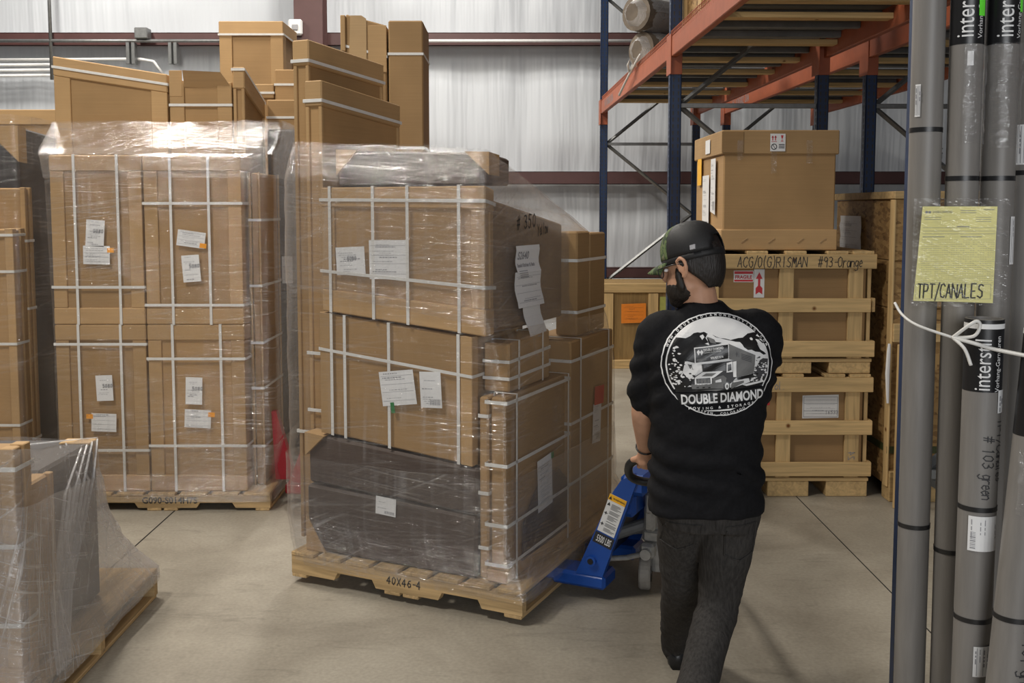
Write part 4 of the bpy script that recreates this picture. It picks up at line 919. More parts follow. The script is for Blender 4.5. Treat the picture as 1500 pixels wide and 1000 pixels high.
# strand board crate at the right
OC = thing('plywood_crate', 'tall strand board crate with pine lid beside the navy upright', 'crate', (2.345, 6.1, 0), 0)
MB().box(.0, .75, .0, 1.1, .09, 1.2, .004).build('panel', 'osb', OC); MB().box(.0, .75, .0, 1.1, 1.5, 1.875, .004).box(.0, .75, .0, 1.1, 1.204, 1.497, .004).build('panel', 'osb', OC)
MB().box(-.02, .78, -.03, 1.13, 1.878, 1.925, .004).build('lid', M['pine_x'], OC)
MB().box(-.012, .0, -.012, .06, .09, 1.875, .003).build('corner_batten', M['pine_z'], OC)
MB().box(.0, .75, -.025, -.001, 1.0, 1.115, .003).build('cross_batten', M['pine_x'], OC)
MB().box(.0, .75, -.03, .1, 0, .19, .004).build('skid', M['pine_x'], OC); MB().box(.0, .75, .9, 1.0, 0, .09, .004).build('skid', M['pine_x'], OC)
MB().box(-.014, .755, -.006, -.002, .30, .345, .001).box(-.006, -.002, -.006, 1.1, .30, .345, .001).build('green_strap', plain('olive_strap', (.05, .06, .02), .5), OC)
vs = [[(-.014 - .012 * abs(noise.noise((i * .7, j * .9, 1))), .55 + .42 * i / 8, 1.52 + .25 * j / 7) for i in range(9)] for j in range(8)]
o = MB().add([p for r in vs for p in r], [[j * 9 + i, j * 9 + i + 1, j * 9 + i + 10, j * 9 + i + 9] for j in range(7) for i in range(8)]).build('shipping_paper', 'paper', OC)
W = MB(); fineprint(W, .36, .2, lambda u, v, t: (-.029 - t, .76 - u, 1.645 + v), 'form', random.Random(8)); W.build('label_print', 'ink_grey', o)
W = MB()
for x, s in ((.08, 'H'), (.19, 'O')): W.text(s, .07, lambda u, v, t: (x + u, -.002 - t, 1.78 + v), bold=.02)
W.build('stencil_marking', 'ink', OC)
MB().tube([(-.02, -.016, .62), (-.028, -.018, .8), (-.024, -.018, .94), (-.02, -.012, .99)], [.008, .014, .012, .008], 7).build('torn_tape', 'paper', OC)
o = MB().box(-.045, .045, -.02, .02, 0, 1.0, .004).build('timber_board', M['pine_z']); o.location = (2.365, 5.93, .0); o.rotation_euler = (-.05, .02, 0); tag(o, 'pale timber board leaning against the strand board crate by the navy upright', 'board')
# far crate under the rack
FCR = thing('plywood_crate', 'pine framed plywood crate with an orange sheet, far behind the man', 'crate', (1.02, 11.25, 0), 0)
MB().box(.0, 1.5, .02, .9, .0, .96, .004).build('panel', wood('plywood', (.34, .22, .09), 2), FCR)
for x in (.02, .53, 1.1, 1.4): MB().box(x, x + .11, -.01, .02, .06, .86, .003).build('batten', M['pine_z'], FCR)
for z in (.0, .87): MB().box(.0, 1.5, -.012, .02, z, z + .1, .003).build('batten', M['pine_x'], FCR)
o = MB().prism([(.22, .52), (.50, .53), (.50, .75), (.22, .74)], lambda u, v, t: (u, -.014 - t, v), 0, .001).build('orange_sheet', plain('orange_paper', (.85, .25, .02), .6), FCR)
W = MB(); fineprint(W, .24, .18, lambda u, v, t: (.36 + u, -.017 - t, .635 + v), 'form', random.Random(4)); W.build('sheet_print', 'ink', o)
MB().prism([(.66, .58), (.95, .58), (.95, .82), (.66, .82)], lambda u, v, t: (u, .017 - t, v), 0, .001).build('lime_sheet', plain('lime_paper', (.5, .52, .14), .6), FCR)

# ------------------------------------------------------------------ cardboard tubes at the right edge
def tubefn(p0, p1, r):
    p0, p1 = Vector(p0), Vector(p1)
    def f(a, z, off=0):
        t = (z - p0.z) / (p1.z - p0.z); c = p0 + (p1 - p0) * t; q = r + off
        return (c.x + q * sin(a), c.y - q * cos(a), z)
    return f
GTU = 'long grey cardboard tubes'
def tube(p0, p1, r, label, bands=(), black=None, logo=None, group=GTU, open_top=False, tags=(), hand=(), labels=(), film_z=()):
    f = tubefn(p0, p1, r); q = thing('cardboard_tube', label, 'tube', p0, 0, group)
    inv = lambda p: (p[0] - p0[0], p[1] - p0[1], p[2] - p0[2])
    def surf(z0, z1, off, n=36, steps=2): return [[inv(f(2 * pi * k / n, z0 + (z1 - z0) * j / steps, off)) for k in range(n)] for j in range(steps + 1)]
    ztop = p1[2]
    m = MB().loft(surf(p0[2], ztop, 0, steps=6), caps=not open_top)
    if open_top: m.loft(surf(p0[2] + .01, ztop, -.005, steps=2), caps=False); m.loft(surf(ztop, ztop, 0, steps=1)[:1] + surf(ztop, ztop, -.005, steps=1)[:1], caps=False)
    m.build('tube_wall', 'tube', q, smooth=False).data.polygons.foreach_set('use_smooth', [True] * len(m.f))
    for z in bands: MB().loft(surf(z - .006, z + .006, .0012, steps=1), caps=False).build('tape_band', 'black', q, smooth=True)
    if black:
        bl = MB().loft(surf(black[0], black[1], .0006, steps=4), caps=False).build('printed_band', 'tubeblack', q, smooth=True)
        if logo is not None:
            W = MB()
            for z, a0, k in logo:
                W.text('interstil', .052 * k, lambda u, v, t: inv(f(a0 - v / r, z + u, .0016)), sx=.80, maxe=.008); W.text('Vorhang-Garnituren', .0175 * k, lambda u, v, t: inv(f(a0 + .024 / r - v / r, z - .004 + u, .0016)), sx=.95, maxe=.008)
            W.build('printed_lettering', 'white_ink', bl)
    if open_top:
        MB().loft(surf(ztop - .022, ztop - .010, .0014, steps=1), caps=False).build('paper_rim', 'paper', q, smooth=True)
    for (a0, a1, z0, z1, col, pr) in labels:
        mb = MB(); n = 8; vs = [inv(f(a0 + (a1 - a0) * i / n, z, .0025)) for z in (z0, z1) for i in range(n + 1)]; mb.add(vs, [[i, i + 1, n + 2 + i, n + 1 + i] for i in range(n)])
        o = mb.build('label', col, q)
        if pr:
            W = MB(); fineprint(W, (z1 - z0), (a1 - a0) * r, lambda u, v, t: inv(f((a0 + a1) / 2 + v / r, (z0 + z1) / 2 - u, .0032)), pr, random.Random(int(z0 * 97))); W.build('label_print', 'ink_grey', o)
    for (s, a0, z, h) in hand:
        W = MB(); W.hand(s, h, lambda u, v, t: inv(f(a0 + v / r, z - u, .0016)), w=.0024, sp=1.2, seed=len(s), fine=True); W.build('marker_writing', 'ink', q)
    for (z0, z1, a0, a1) in film_z:
        film_sheet([[inv(f(a0 + (a1 - a0) * i / 16, z0 + (z1 - z0) * j / 14, .004 + .012 * abs(noise.noise((i * .45, j * .6, z0 * 9))))) for i in range(17)] for j in range(15)], None, 'clear', 'torn_film', q)
    return q
tube((1.083, 2.62, 0), (1.036, 2.52, 3.2), .0395, 'leftmost tall grey cardboard tube, next to the navy upright', bands=(2.018, .985), labels=((-1.1, -.75, 2.05, 2.13, 'paper', 'form'),), hand=(('TPT', 1.0, 1.98, .03),))
tube((1.165, 2.58, 0), (1.117, 2.49, 3.2), .0395, 'second tall grey cardboard tube from the left, its black printed top beside the lime tag', bands=(1.895, .93), black=(2.223, 2.7), logo=((2.24, -.05, 1.1),), labels=((.25, .75, 2.29, 2.36, 'lime_tag', None), (-.35, 0, 2.17, 2.205, 'paper', None)), film_z=((1.98, 2.22, -.5, 1.3),))
tube((1.255, 2.58, 0), (1.205, 2.49, 3.2), .0405, 'third tall grey cardboard tube from the left with crumpled clear film', bands=(1.895,), black=(2.223, 2.7), logo=((2.24, .15, 1.1),), labels=((.6, 1.1, 2.3, 2.37, 'lime_tag', None), (.45, 1.25, 1.68, 1.80, 'paper', 'form')), film_z=((1.97, 2.225, -1.0, 1.3),))
tube((1.345, 2.6, 0), (1.293, 2.52, 3.2), .0395, 'rightmost tall grey cardboard tube, cut by the frame edge', bands=(1.91,), labels=((-1.2, -.4, 1.93, 2.03, 'paper', 'form'),))
GTS = 'short tubes with printed black tops'
tube((1.128, 2.37, 0), (1.134, 2.375, 1.558), .0435, 'left short cardboard tube with open rim and white printed lettering', bands=(1.10, .825), black=(1.385, 1.557), logo=((1.39, -.05, .98),), group=GTS, open_top=True,
     labels=((-.85, .75, 1.0, 1.085, 'paper', 'bar'), (-.35, .95, .69, .765, 'paper', 'form'), (.45, 1.1, 1.335, 1.39, 'paper', 'hand')), hand=(('# 103 green', -.25, 1.28, .026), ('TPT/Canales', .55, 1.32, .026)))
tube((1.10, 2.235, 0), (1.228, 2.275, 1.555), .0435, 'right short cardboard tube with a lime tag and torn film flap', bands=(.875,), black=(1.30, 1.555), logo=((1.335, -.25, .98),), group=GTS, open_top=True,
     labels=((.15, .75, 1.415, 1.46, 'lime_tag', None),), hand=(('TPT', .3, 1.075, .03), ('canales', -.1, 1.02, .024), ('# 101 green', .1, .86, .028)), film_z=((1.12, 1.27, -.9, .9),))
fp = film_sheet([[(1.12 + .10 * i / 8 * (j / 8) + .02, 2.20 + .012 * noise.noise((i * .6, j * .5, 2)) - .0, 1.29 - .09 * j / 8 - .02 * i / 8) for i in range(9)] for j in range(9)], 'torn triangular flap of clear film hanging on the right short tube', 'clear', 'film_flap')
# packing form in a clear sleeve
YS_ = thing('paper_form', 'yellow packing form lettered TPT/CANALES taped to the tall tubes', 'paper', (1.09, 2.44, 1.71), 0)
def yf(u, v, t): return (u, -t + .004 * cos(u * 30), v)
n = 10; P = [(-.088, .115), (.0945, .115), (.092, -.122), (-.104, -.116)]
rows = []
for j in range(7):
    t = j / 6; a = [P[0][k] + (P[3][k] - P[0][k]) * t for k in (0, 1)]; b_ = [P[1][k] + (P[2][k] - P[1][k]) * t for k in (0, 1)]
    rows.append([(a[0] + (b_[0] - a[0]) * i / n, a[1] + (b_[1] - a[1]) * i / n) for i in range(n + 1)])
mb = MB(); mb.add([yf(u, v, 0) for r in rows for u, v in r], [[j * (n + 1) + i, j * (n + 1) + i + 1, (j + 1) * (n + 1) + i + 1, (j + 1) * (n + 1) + i] for j in range(6) for i in range(n)])
sh = mb.build('yellow_sheet', 'yellow', YS_)
W = MB(); off = lambda u, v, t: yf(u, v, t + .0008)
for x in (-.078, -.070): W.prism([(x - .004, .1005), (x, .097), (x + .004, .1005), (x + .002, .104), (x - .002, .104)], off, 0, .0002)
W.text('DOUBLE DIAMOND', .0078, lambda u, v, t: off(u - .063, v + .099, t), sx=.75)
for v in (.104, .099): W.rect(.008, .045, v, v + .0012, off)
W.text('PACKING LIST', .004, lambda u, v, t: off(u + .062, v + .106, t), bold=.03)
for k, v in enumerate((.088, .083, .088, .083, .078)): W.rect(-.083 if k < 2 else .045, -.04 if k < 2 else .08, v, v + .001, off)
for v in (.063, .055, .048): W.rect(-.086, .09, v, v + .0006, off)
W.rect(.0, .03, .065, .067, off); W.rect(-.086, -.03, .040, .0415, off); W.rect(.01, .06, .040, .0415, off)
v = .033
rnd = random.Random(11)
while v > -.072:
    x = -.088
    while x < .088:
        if rnd.random() < .85: W.rect(x, x + .0038, v, v + .0006, off)
        x += .0058
    v -= .0052
for a, c, d, e in ((-.098, .085, -.0755, -.0749), (-.1, .085, -.112, -.1114), (-.0995, -.0989, -.112, -.075), (.085, .0856, -.112, -.075)): W.rect(a, c, d, e, off)
W.build('form_print', 'ink_grey', sh)
W = MB(); W.hand('TPT/CANALES', .034, lambda u, v, t: off(u - .095, v - .109, t + .0006), w=.0032, sp=1.3, seed=6, jit=.15, cw=.52); W.build('marker_writing', 'ink', sh)
film_sheet([[(-.11 + .235 * i / 14, -.004 - .004 * abs(noise.noise((i * .5, j * .5, 3))), .135 - .265 * j / 12) for i in range(15)] for j in range(13)], None, 'clear', 'clear_sleeve', YS_)
# white string tied round the short tubes
kn = (1.052, 2.36, 1.513)
def curve(P, k=6):
    P = [Vector(q) for q in P]; Q = []
    for i in range(len(P) - 1):
        a, b, c, d = P[max(i - 1, 0)], P[i], P[i + 1], P[min(i + 2, len(P) - 1)]
        for j in range(k): t = j / k; Q.append(.5 * ((2 * b) + (c - a) * t + (2 * a - 5 * b + 4 * c - d) * t * t + (3 * b - a - 3 * c + d) * t ** 3))
    return Q + [P[-1]]
st = MB(); st.tube(curve([(.958, 2.48, 1.585), (.966, 2.45, 1.558), (.985, 2.40, 1.537), kn]), .0035, 7)
st.tube(curve([kn, (1.09, 2.325, 1.503), (1.135, 2.322, 1.49), (1.19, 2.25, 1.482), (1.225, 2.222, 1.476), (1.29, 2.25, 1.47)]), .006, 7, flat=.8)
st.tube(curve([kn, (1.075, 2.33, 1.545), (1.092, 2.325, 1.556), (1.10, 2.325, 1.545), (1.088, 2.33, 1.52), kn]), .0042, 7)
st.tube(curve([kn, (1.068, 2.33, 1.49), (1.08, 2.32, 1.452)]), .0042, 7)
tag(st.build('white_string', 'strap', smooth=True), 'white string with a bow tied round the short tubes', 'string')
# ------------------------------------------------------------------ the man (seen from behind)
def union(parts, voxel, smooth_it=4, fac=.5, name='tmp'):
    """one continuous surface grown from overlapping tapered volumes"""
    me = bpy.data.meshes.new(name); me.from_pydata(parts.v, [], parts.f)
    bm = bmesh.new(); bm.from_mesh(me); bmesh.ops.recalc_face_normals(bm, faces=bm.faces); bm.to_mesh(me); bm.free()
    o = bpy.data.objects.new(name, me); COL.objects.link(o)
    r = o.modifiers.new('r', 'REMESH'); r.mode = 'VOXEL'; r.voxel_size = voxel; r.use_smooth_shade = True
    s = o.modifiers.new('s', 'SMOOTH'); s.factor = fac; s.iterations = smooth_it
    dg = bpy.context.evaluated_depsgraph_get(); res = bpy.data.meshes.new_from_object(o.evaluated_get(dg))
    bpy.data.objects.remove(o); bpy.data.meshes.remove(me); return res
def meshobj(name, me, mats, parent=None):
    me.materials.clear()
    for m in (mats if isinstance(mats, (list, tuple)) else [mats]): me.materials.append(M[m])
    me.polygons.foreach_set('use_smooth', [True] * len(me.polygons)); me.name = name; me.update()
    o = bpy.data.objects.new(name, me); COL.objects.link(o)
    if parent: o.parent = parent
    return o
def ell(c, a, b, yaw=0, n=20, ex=2.3, tilt=0):
    R = []
    for k in range(n):
        t = 2 * pi * k / n; cx, sy = cos(t), sin(t)
        x = a * abs(cx) ** (2 / ex) * (1 if cx > 0 else -1); y = b * abs(sy) ** (2 / ex) * (1 if sy > 0 else -1)
        R.append((c[0] + x * cos(yaw) - y * sin(yaw), c[1] + x * sin(yaw) + y * cos(yaw), c[2] + tilt * x))
    return R
def limb(mb, pts, rad, n=14, flat=1.0):
    # densify with smooth interpolation
    P = [Vector(p) for p in pts]; Q = []; R = []
    for i in range(len(P) - 1):
        p0, p1, p2, p3 = P[max(i - 1, 0)], P[i], P[i + 1], P[min(i + 2, len(P) - 1)]
        for j in range(5):
            t = j / 5; Q.append(.5 * ((2 * p1) + (p2 - p0) * t + (2 * p0 - 5 * p1 + 4 * p2 - p3) * t * t + (3 * p1 - p0 - 3 * p2 + p3) * t ** 3)); R.append(rad[i] + (rad[i + 1] - rad[i]) * t)
    Q.append(P[-1]); R.append(rad[-1])
    mb.tube(Q, R, n, flat=flat); mb.ball(Q[0], (R[0],) * 3, n=10); mb.ball(Q[-1], (R[-1],) * 3, n=10)
YAW = radians(-4)
SH_L, EL_L, WR_L = (.480, 3.235, 1.395), (.440, 3.27, 1.165), (.468, 3.42, .985)
SH_R, EL_R, WR_R = (.808, 3.20, 1.40), (.815, 3.36, 1.185), (.660, 3.50, 1.02)
HIP_L, KN_L, AN_L = (.572, 3.235, .86), (.604, 3.47, .48), (.652, 3.83, .13)
HIP_R, KN_R, AN_R = (.728, 3.205, .86), (.690, 3.24, .50), (.560, 3.0, .26)
HC = Vector((.577, 3.19, 1.643))                       # head centre
FD = Vector((-cos(radians(38)), sin(radians(38)), -.27)).normalized(); HL = Vector((-sin(radians(38)), -cos(radians(38)), 0)).normalized(); HU = FD.cross(HL) * -1
HU = HU if HU.z > 0 else -HU
HM = Matrix((-HL, FD, HU)).transposed()                # local x = right of face, y = forward, z = up
def hp(x, y, z): return tuple(HC + HM @ Vector((x, y, z)))
b = MB()
TOR = [((.645, 3.215, .80), .155, .112), ((.637, 3.215, .95), .165, .118), ((.637, 3.215, 1.08), .158, .11), ((.637, 3.215, 1.22), .175, .118), ((.643, 3.21, 1.36), .185, .115), ((.643, 3.21, 1.44), .15, .09), ((.625, 3.21, 1.50), .075, .06)]
b.loft([ell(c, a - (.012 if c[2] < 1.4 else 0), d - (.012 if c[2] < 1.4 else 0), YAW) for c, a, d in TOR])
b.tube([(.622, 3.215, 1.45), (.606, 3.21, 1.52), (.590, 3.20, 1.61)], [.066, .060, .056], 16)
b.ball(hp(0, -.008, .02), (.074, .094, .098), mt=HM); b.ball(hp(0, .035, -.055), (.058, .066, .066), mt=HM); b.ball(hp(0, .07, -.095), (.03, .028, .024), mt=HM)
b.ball(hp(0, .102, -.018), (.013, .017, .022), mt=HM); b.ball(hp(0, .094, .012), (.011, .011, .026), mt=HM); b.ball(hp(0, .090, -.062), (.024, .012, .008), mt=HM); b.ball(hp(0, .089, -.074), (.02, .012, .008), mt=HM)
for s in (-1, 1):   # ears
    b.ball(hp(s * .074, -.008, -.014), (.008, .014, .026), mt=HM)
    b.tube([hp(s * .077, .008, -.006), hp(s * .083, .006, .014), hp(s * .088, -.010, .021), hp(s * .090, -.024, .010), hp(s * .089, -.026, -.010), hp(s * .084, -.018, -.030), hp(s * .078, -.006, -.040), hp(s * .075, .002, -.036)], [.006, .0065, .007, .007, .0065, .0065, .0075, .006], 10)
    b.tube([hp(s * .080, .004, -.022), hp(s * .078, .006, -.010)], .005, 8)
for sh, el, wr in ((SH_L, EL_L, WR_L), (SH_R, EL_R, WR_R)):
    mid = [(el[k] * .65 + wr[k] * .35) for k in range(3)]
    limb(b, [sh, [(sh[k] + el[k]) / 2 for k in range(3)], el, mid, wr], [.044, .046, .042, .044, .029])
for h, k_, a in ((HIP_L, KN_L, AN_L), (HIP_R, KN_R, AN_R)):
    mid = [(k_[i] * .65 + a[i] * .35) for i in range(3)]
    limb(b, [h, [(h[i] + k_[i]) / 2 for i in range(3)], k_, mid, a], [.078, .070, .052, .053, .038])
# hands closed round the loop handle
def hand_(wr, palm, across, close):
    """palm centre, direction across the knuckles, direction the fingers curl"""
    wr, palm, ac, cl = Vector(wr), Vector(palm), Vector(across).normalized(), Vector(close).normalized()
    fw = (palm - wr).normalized(); nrm = ac.cross(fw).normalized()
    if nrm.dot(cl) < 0: nrm = -nrm
    limb(b, [wr, palm], [.027, .036], flat=.72)
    for i, (o_, ln) in enumerate(((-.027, .92), (-.009, 1.0), (.009, .96), (.026, .80))):
        k0 = palm + fw * .030 + ac * o_; k1 = k0 + (fw * .75 + nrm * .6) * .034 * ln; k2 = k1 + (nrm * 1.0 - fw * .15) * .026 * ln; k3 = k2 + (-fw * .9 + nrm * .2) * .020 * ln
        b.tube([k0, k1, k2, k3], [.0095, .009, .0085, .0075], 9); b.ball(k3, (.0075,) * 3, n=8)
    t0 = palm - ac * .030 - fw * .012; t1 = t0 - ac * .018 + fw * .018 + nrm * .012; t2 = t1 + fw * .022 + nrm * .018 + ac * .008
    b.tube([t0, t1, t2], [.013, .011, .009], 9); b.ball(t2, (.009,) * 3, n=8)
hand_(WR_L, (.475, 3.455, .935), (.9, -.1, .1), (.1, .8, -.4)); hand_(WR_R, (.60, 3.505, .955), (.95, -.15, 0), (0, .8, -.4))
body = union(b, .005, 3); P_ = meshobj('person', body, 'skin')
tag(P_, 'man in black printed t-shirt, charcoal jeans and cap, walking away holding the jack handle', 'person')
# shirt
s = MB()
ST = [((.637, 3.215, .835), .190, .145, .02), ((.636, 3.215, .90), .187, .143, 0), ((.634, 3.215, 1.00), .181, .138, 0), ((.634, 3.213, 1.10), .180, .133, 0), ((.638, 3.21, 1.22), .196, .136, 0), ((.642, 3.207, 1.32), .206, .136, 0), ((.645, 3.205, 1.39), .204, .126, .02), ((.643, 3.205, 1.435), .176, .104, .0), ((.637, 3.205, 1.475), .118, .082, 0), ((.622, 3.205, 1.505), .076, .068, 0), ((.612, 3.205, 1.522), .0665, .064, 0)]
s.loft([ell(c, a, d, YAW, n=32, ex=2.5, tilt=t) for c, a, d, t in ST])
def lerp(a, c, t): return tuple(a[k] + (c[k] - a[k]) * t for k in range(3))
limb(s, [(.535, 3.21, 1.435), (.482, 3.225, 1.405), lerp(SH_L, EL_L, .5), lerp(SH_L, EL_L, .88)], [.058, .074, .069, .063], 18)
limb(s, [(.745, 3.20, 1.44), (.803, 3.2, 1.412), lerp(SH_R, EL_R, .5), lerp(SH_R, EL_R, 1.0)], [.058, .076, .073, .066], 18)
sm = union(s, .008, 6)
for v in sm.vertices:
    x, y, z = v.co; n = v.normal
    q = .007 * noise.noise((x * 8 + z * 6, y * 7, z * 15)) + .006 * noise.noise((x * 13, y * 9, z * 24 - x * 16))
    am = max(0, min(1, (abs(x - .643) - .13) / .05)) * max(0, 1 - abs(z - 1.27) / .16); q += am * .007 * sin((z * 1.0 + .7 * (abs(x - .643))) * 95 + 2 * noise.noise((x * 6, y * 6, z * 6)))
    fold = max(0, 1 - abs(z - .98) / .16) * .009 * sin((z + .35 * (x - .64)) * 70 + 3 * noise.noise((x * 5, 2, z * 5)))
    v.co += n * (q + fold)
sm.update(); TS = meshobj('t_shirt', sm, 'shirt', P_)
# jeans
j = MB()
j.loft([ell((.648, 3.215, .78), .152, .118, YAW), ell((.641, 3.218, .86), .170, .130, YAW), ell((.637, 3.215, .95), .150, .108, YAW)])
def trouser(h, k_, a, cuff):
    md = lerp(h, k_, .5); m2 = lerp(k_, a, .4)
    limb(j, [lerp(h, k_, .02), md, k_, m2, a, cuff], [.094, .086, .070, .068, .062, .061], 18)
trouser(HIP_L, KN_L, AN_L, (.658, 3.865, .065)); trouser(HIP_R, KN_R, AN_R, (.538, 2.965, .195))
jm = union(j, .008, 5)
for v in jm.vertices:
    x, y, z = v.co; n = v.normal
    kn = max(0, 1 - abs(z - .50) / .14) + max(0, 1 - abs(z - .76) / .08) * .7 + max(0, 1 - abs(z - .2) / .18) * .8
    v.co += n * (.004 * noise.noise((x * 12, y * 12, z * 14)) + kn * .007 * noise.noise((x * 7, y * 9, z * 42 + x * 12)))
jm.update(); JE = meshobj('jeans', jm, 'denim', P_)
jbv = BVHTree.FromObject(JE, bpy.context.evaluated_depsgraph_get()); sbv = BVHTree.FromObject(TS, bpy.context.evaluated_depsgraph_get())
def drape(bv, x, z, off, y0=2.6):
    h = bv.ray_cast(Vector((x, y0, z)), Vector((0, 1, 0)))
    return (x, h[0].y - off, z) if h[0] else None
for cx in (.552, .735):     # back pockets
    st = MB(); R = [(-.052, .055), (.052, .06), (.050, -.045), (.0, -.07), (-.05, -.05), (-.052, .055)]
    pl = []
    for p, q in zip(R, R[1:]):
        for i in range(8): t = i / 8; d = drape(jbv, cx + p[0] + (q[0] - p[0]) * t, .755 + p[1] + (q[1] - p[1]) * t, .0025); pl += [d] if d else []
    if len(pl) > 4: st.tube(pl, .0028, 5).build('pocket_seam', 'denim', JE)
d = [drape(jbv, .64 + .002 * k, .90 - .02 * k, .002) for k in range(8)]; d = [q for q in d if q]
if len(d) > 3: MB().tube(d, .0028, 5).build('seat_seam', 'denim', JE)
# shoes
for (ax, ay, az), tip, nm in (((.662, 3.88, .0), 0, 0), ((.538, 2.93, .10), .5, 1)):
    sh = MB(); f = Vector((.10, .99, 0)).normalized(); rr = Vector((f.y, -f.x, 0)); rows = []
    for t, wd, hh in ((-.075, .030, .075), (-.05, .04, .085), (0, .041, .085), (.06, .044, .068), (.12, .048, .05), (.17, .043, .038), (.20, .022, .025)):
        row = []
        for k in range(14):
            a = 2 * pi * k / 14; zz = hh * .5 + hh * .5 * sin(a) if sin(a) > 0 else hh * .5 * (1 + max(-1, 1.6 * sin(a)))
            p = Vector((ax, ay, az)) + f * t + rr * (wd * cos(a)) + Vector((0, 0, zz)); p.z += -tip * t + (tip * .0); row.append(tuple(p))
        rows.append(row)
    MB().loft(rows).build('shoe', 'black', P_, smooth=True)
# hair, beard, cap, glasses
hb_ = MB(); NA, NR = 48, 16
for i in range(NR + 1):
    for k in range(NA + 1):
        a = radians(-104 + 208 * k / NA); da = abs(a)
        zl = -.088 + .006 * noise.noise((k * .5, 2, 1)) if da < .75 else -.088 + (da - .75) / .55 * .05 if da < 1.3 else -.038 + (da - 1.3) / .5 * .055
        z0_ = .085 if da < .9 else .035; z = z0_ + (zl - z0_) * i / NR; s_ = sqrt(max(.1, 1 - ((z - .01) / .135) ** 2)); e_ = 1.0 if i < NR else .95
        q = .0012 * noise.noise((k * 1.3, i * .3, 5)); hb_.v.append(hp((.080 + q) * sin(a) * s_ * e_, -.010 - (.099 + q) * cos(a) * s_ * e_, z))
hb_.f = [[i * (NA + 1) + k, i * (NA + 1) + k + 1, (i + 1) * (NA + 1) + k + 1, (i + 1) * (NA + 1) + k] for i in range(NR) for k in range(NA)]; hb_.mi = [0] * len(hb_.f)
HR = hb_.build('hair', 'hair', P_, smooth=True)
sol = HR.modifiers.new('thick', 'SOLIDIFY'); sol.thickness = .006; sol.offset = 0
bd = MB(); bd.ball(hp(0, .045, -.072), (.0605, .062, .048), mt=HM, n=20); bd.ball(hp(0, .072, -.10), (.036, .034, .030), mt=HM, n=16)
for s_ in (-1, 1): bd.ball(hp(s_ * .0605, .022, -.04), (.010, .014, .045), mt=HM, n=12)
bm_ = union(bd, .006, 2)
for v in bm_.vertices: v.co += v.normal * .0012 * noise.noise(v.co * 200)
meshobj('beard', bm_, 'hair', P_)
def dome(z0, n1=40, n2=14, sx=.0845, sy=.104, sz=.104, cy=-.010, cz=.028, a0=0, a1=2 * pi, zt=None):
    V = []
    for i in range(n2 + 1):
        t = (pi / 2) * i / n2; row = []
        for k in range(n1 + 1):
            a = a0 + (a1 - a0) * k / n1; r = cos(t) ** .72; row.append(hp(sx * r * cos(a), cy + sy * r * sin(a), cz + sz * sin(t)))
        V.append(row)
    return V
def sheet(rows, name, mat, parent, thick=.003):
    n = len(rows[0]); mb = MB(); mb.v = [tuple(p) for r in rows for p in r]; mb.f = [[j_ * n + i, j_ * n + i + 1, (j_ + 1) * n + i + 1, (j_ + 1) * n + i] for j_ in range(len(rows) - 1) for i in range(n - 1)]; mb.mi = [0] * len(mb.f)
    o = mb.build(name, mat, parent, smooth=True); m = o.modifiers.new('thick', 'SOLIDIFY'); m.thickness = thick; m.offset = 1; return o
CP = sheet([[hp(.0835 * cos(a), -.010 + .103 * sin(a), zz) for a in [2 * pi * k / 44 for k in range(45)]] for zz in (.008, .018, .03)], 'baseball_cap', 'capmesh', P_)
# mesh crown wraps the sides and back, camo panel in front, arch-shaped opening at the rear above the strap
full = dome(0)
CR = []
n1 = 40
for row in full: CR.append(row)
mbk = MB(); mfr = MB(); mop = MB(); V = [p for r in full for p in r]; n = n1 + 1
fk, ff_, fo = [], [], []
for j_ in range(len(full) - 1):
    for i in range(n - 1):
        a = 2 * pi * (i + .5) / n1; q = [j_ * n + i, j_ * n + i + 1, (j_ + 1) * n + i + 1, (j_ + 1) * n + i]
        da = abs(((a - 3 * pi / 2 + pi) % (2 * pi)) - pi)
        if sin(a) > .52: ff_.append(q)
        elif da < .42 and j_ < 4 and (da / .44) ** 2 + ((j_ + .2) / 4.2) ** 2 < 1: fo.append(q)
        else: fk.append(q)
for f_, nm, mt in ((fk, 'mesh_crown', 'capmesh'), (ff_, 'front_panel', 'camo')):
    mb = MB(); mb.v = list(V); mb.f = f_; mb.mi = [0] * len(f_); o = mb.build(nm, mt, CP, smooth=True); m = o.modifiers.new('thick', 'SOLIDIFY'); m.thickness = .003; m.offset = 1
MB().ball(hp(0, -.010, .132), (.008, .008, .004), mt=HM, n=12).build('top_button', 'black', CP)
rows = []
for i in range(9):
    t = i / 8; rows.append([hp(.080 * (1 - .25 * t * t) * sin(a), -.010 + .100 * cos(a) + t * .070 * max(0, cos(a * .95)) ** .5, .022 - .030 * t * t * .5 - .020 * (sin(a)) ** 2 * t - .004) for a in [radians(-62 + 124 * k / 20) for k in range(21)]])
sheet(rows, 'brim', 'camo', CP, .004)
q = [hp(-.0875 * 1.0, -.03 + .005, .045)]
tgm = MB()
for dx in (0,): tgm.add([hp(-.0885 + .0, -.052, .036), hp(-.0875, -.070, .036), hp(-.083, -.070, .050), hp(-.085, -.052, .050)], [[0, 1, 2, 3]])
o = tgm.build('woven_tag', 'ink_grey', CP); m = o.modifiers.new('thick', 'SOLIDIFY'); m.thickness = .006; m.offset = 0
G = MB()
for s_ in (-1, 1):
    rim = [hp(s_ * .036 + .026 * cos(2 * pi * k / 20), .104 - .012 * abs(.036 * s_ + .026 * cos(2 * pi * k / 20)) / .06, -.004 + .020 * sin(2 * pi * k / 20)) for k in range(21)]; G.tube(rim, .0018, 6)
    G.tube([hp(s_ * .064, .088, .004), hp(s_ * .081, .03, .006), hp(s_ * .084, -.015, .002), hp(s_ * .078, -.032, -.014)], .0018, 6)
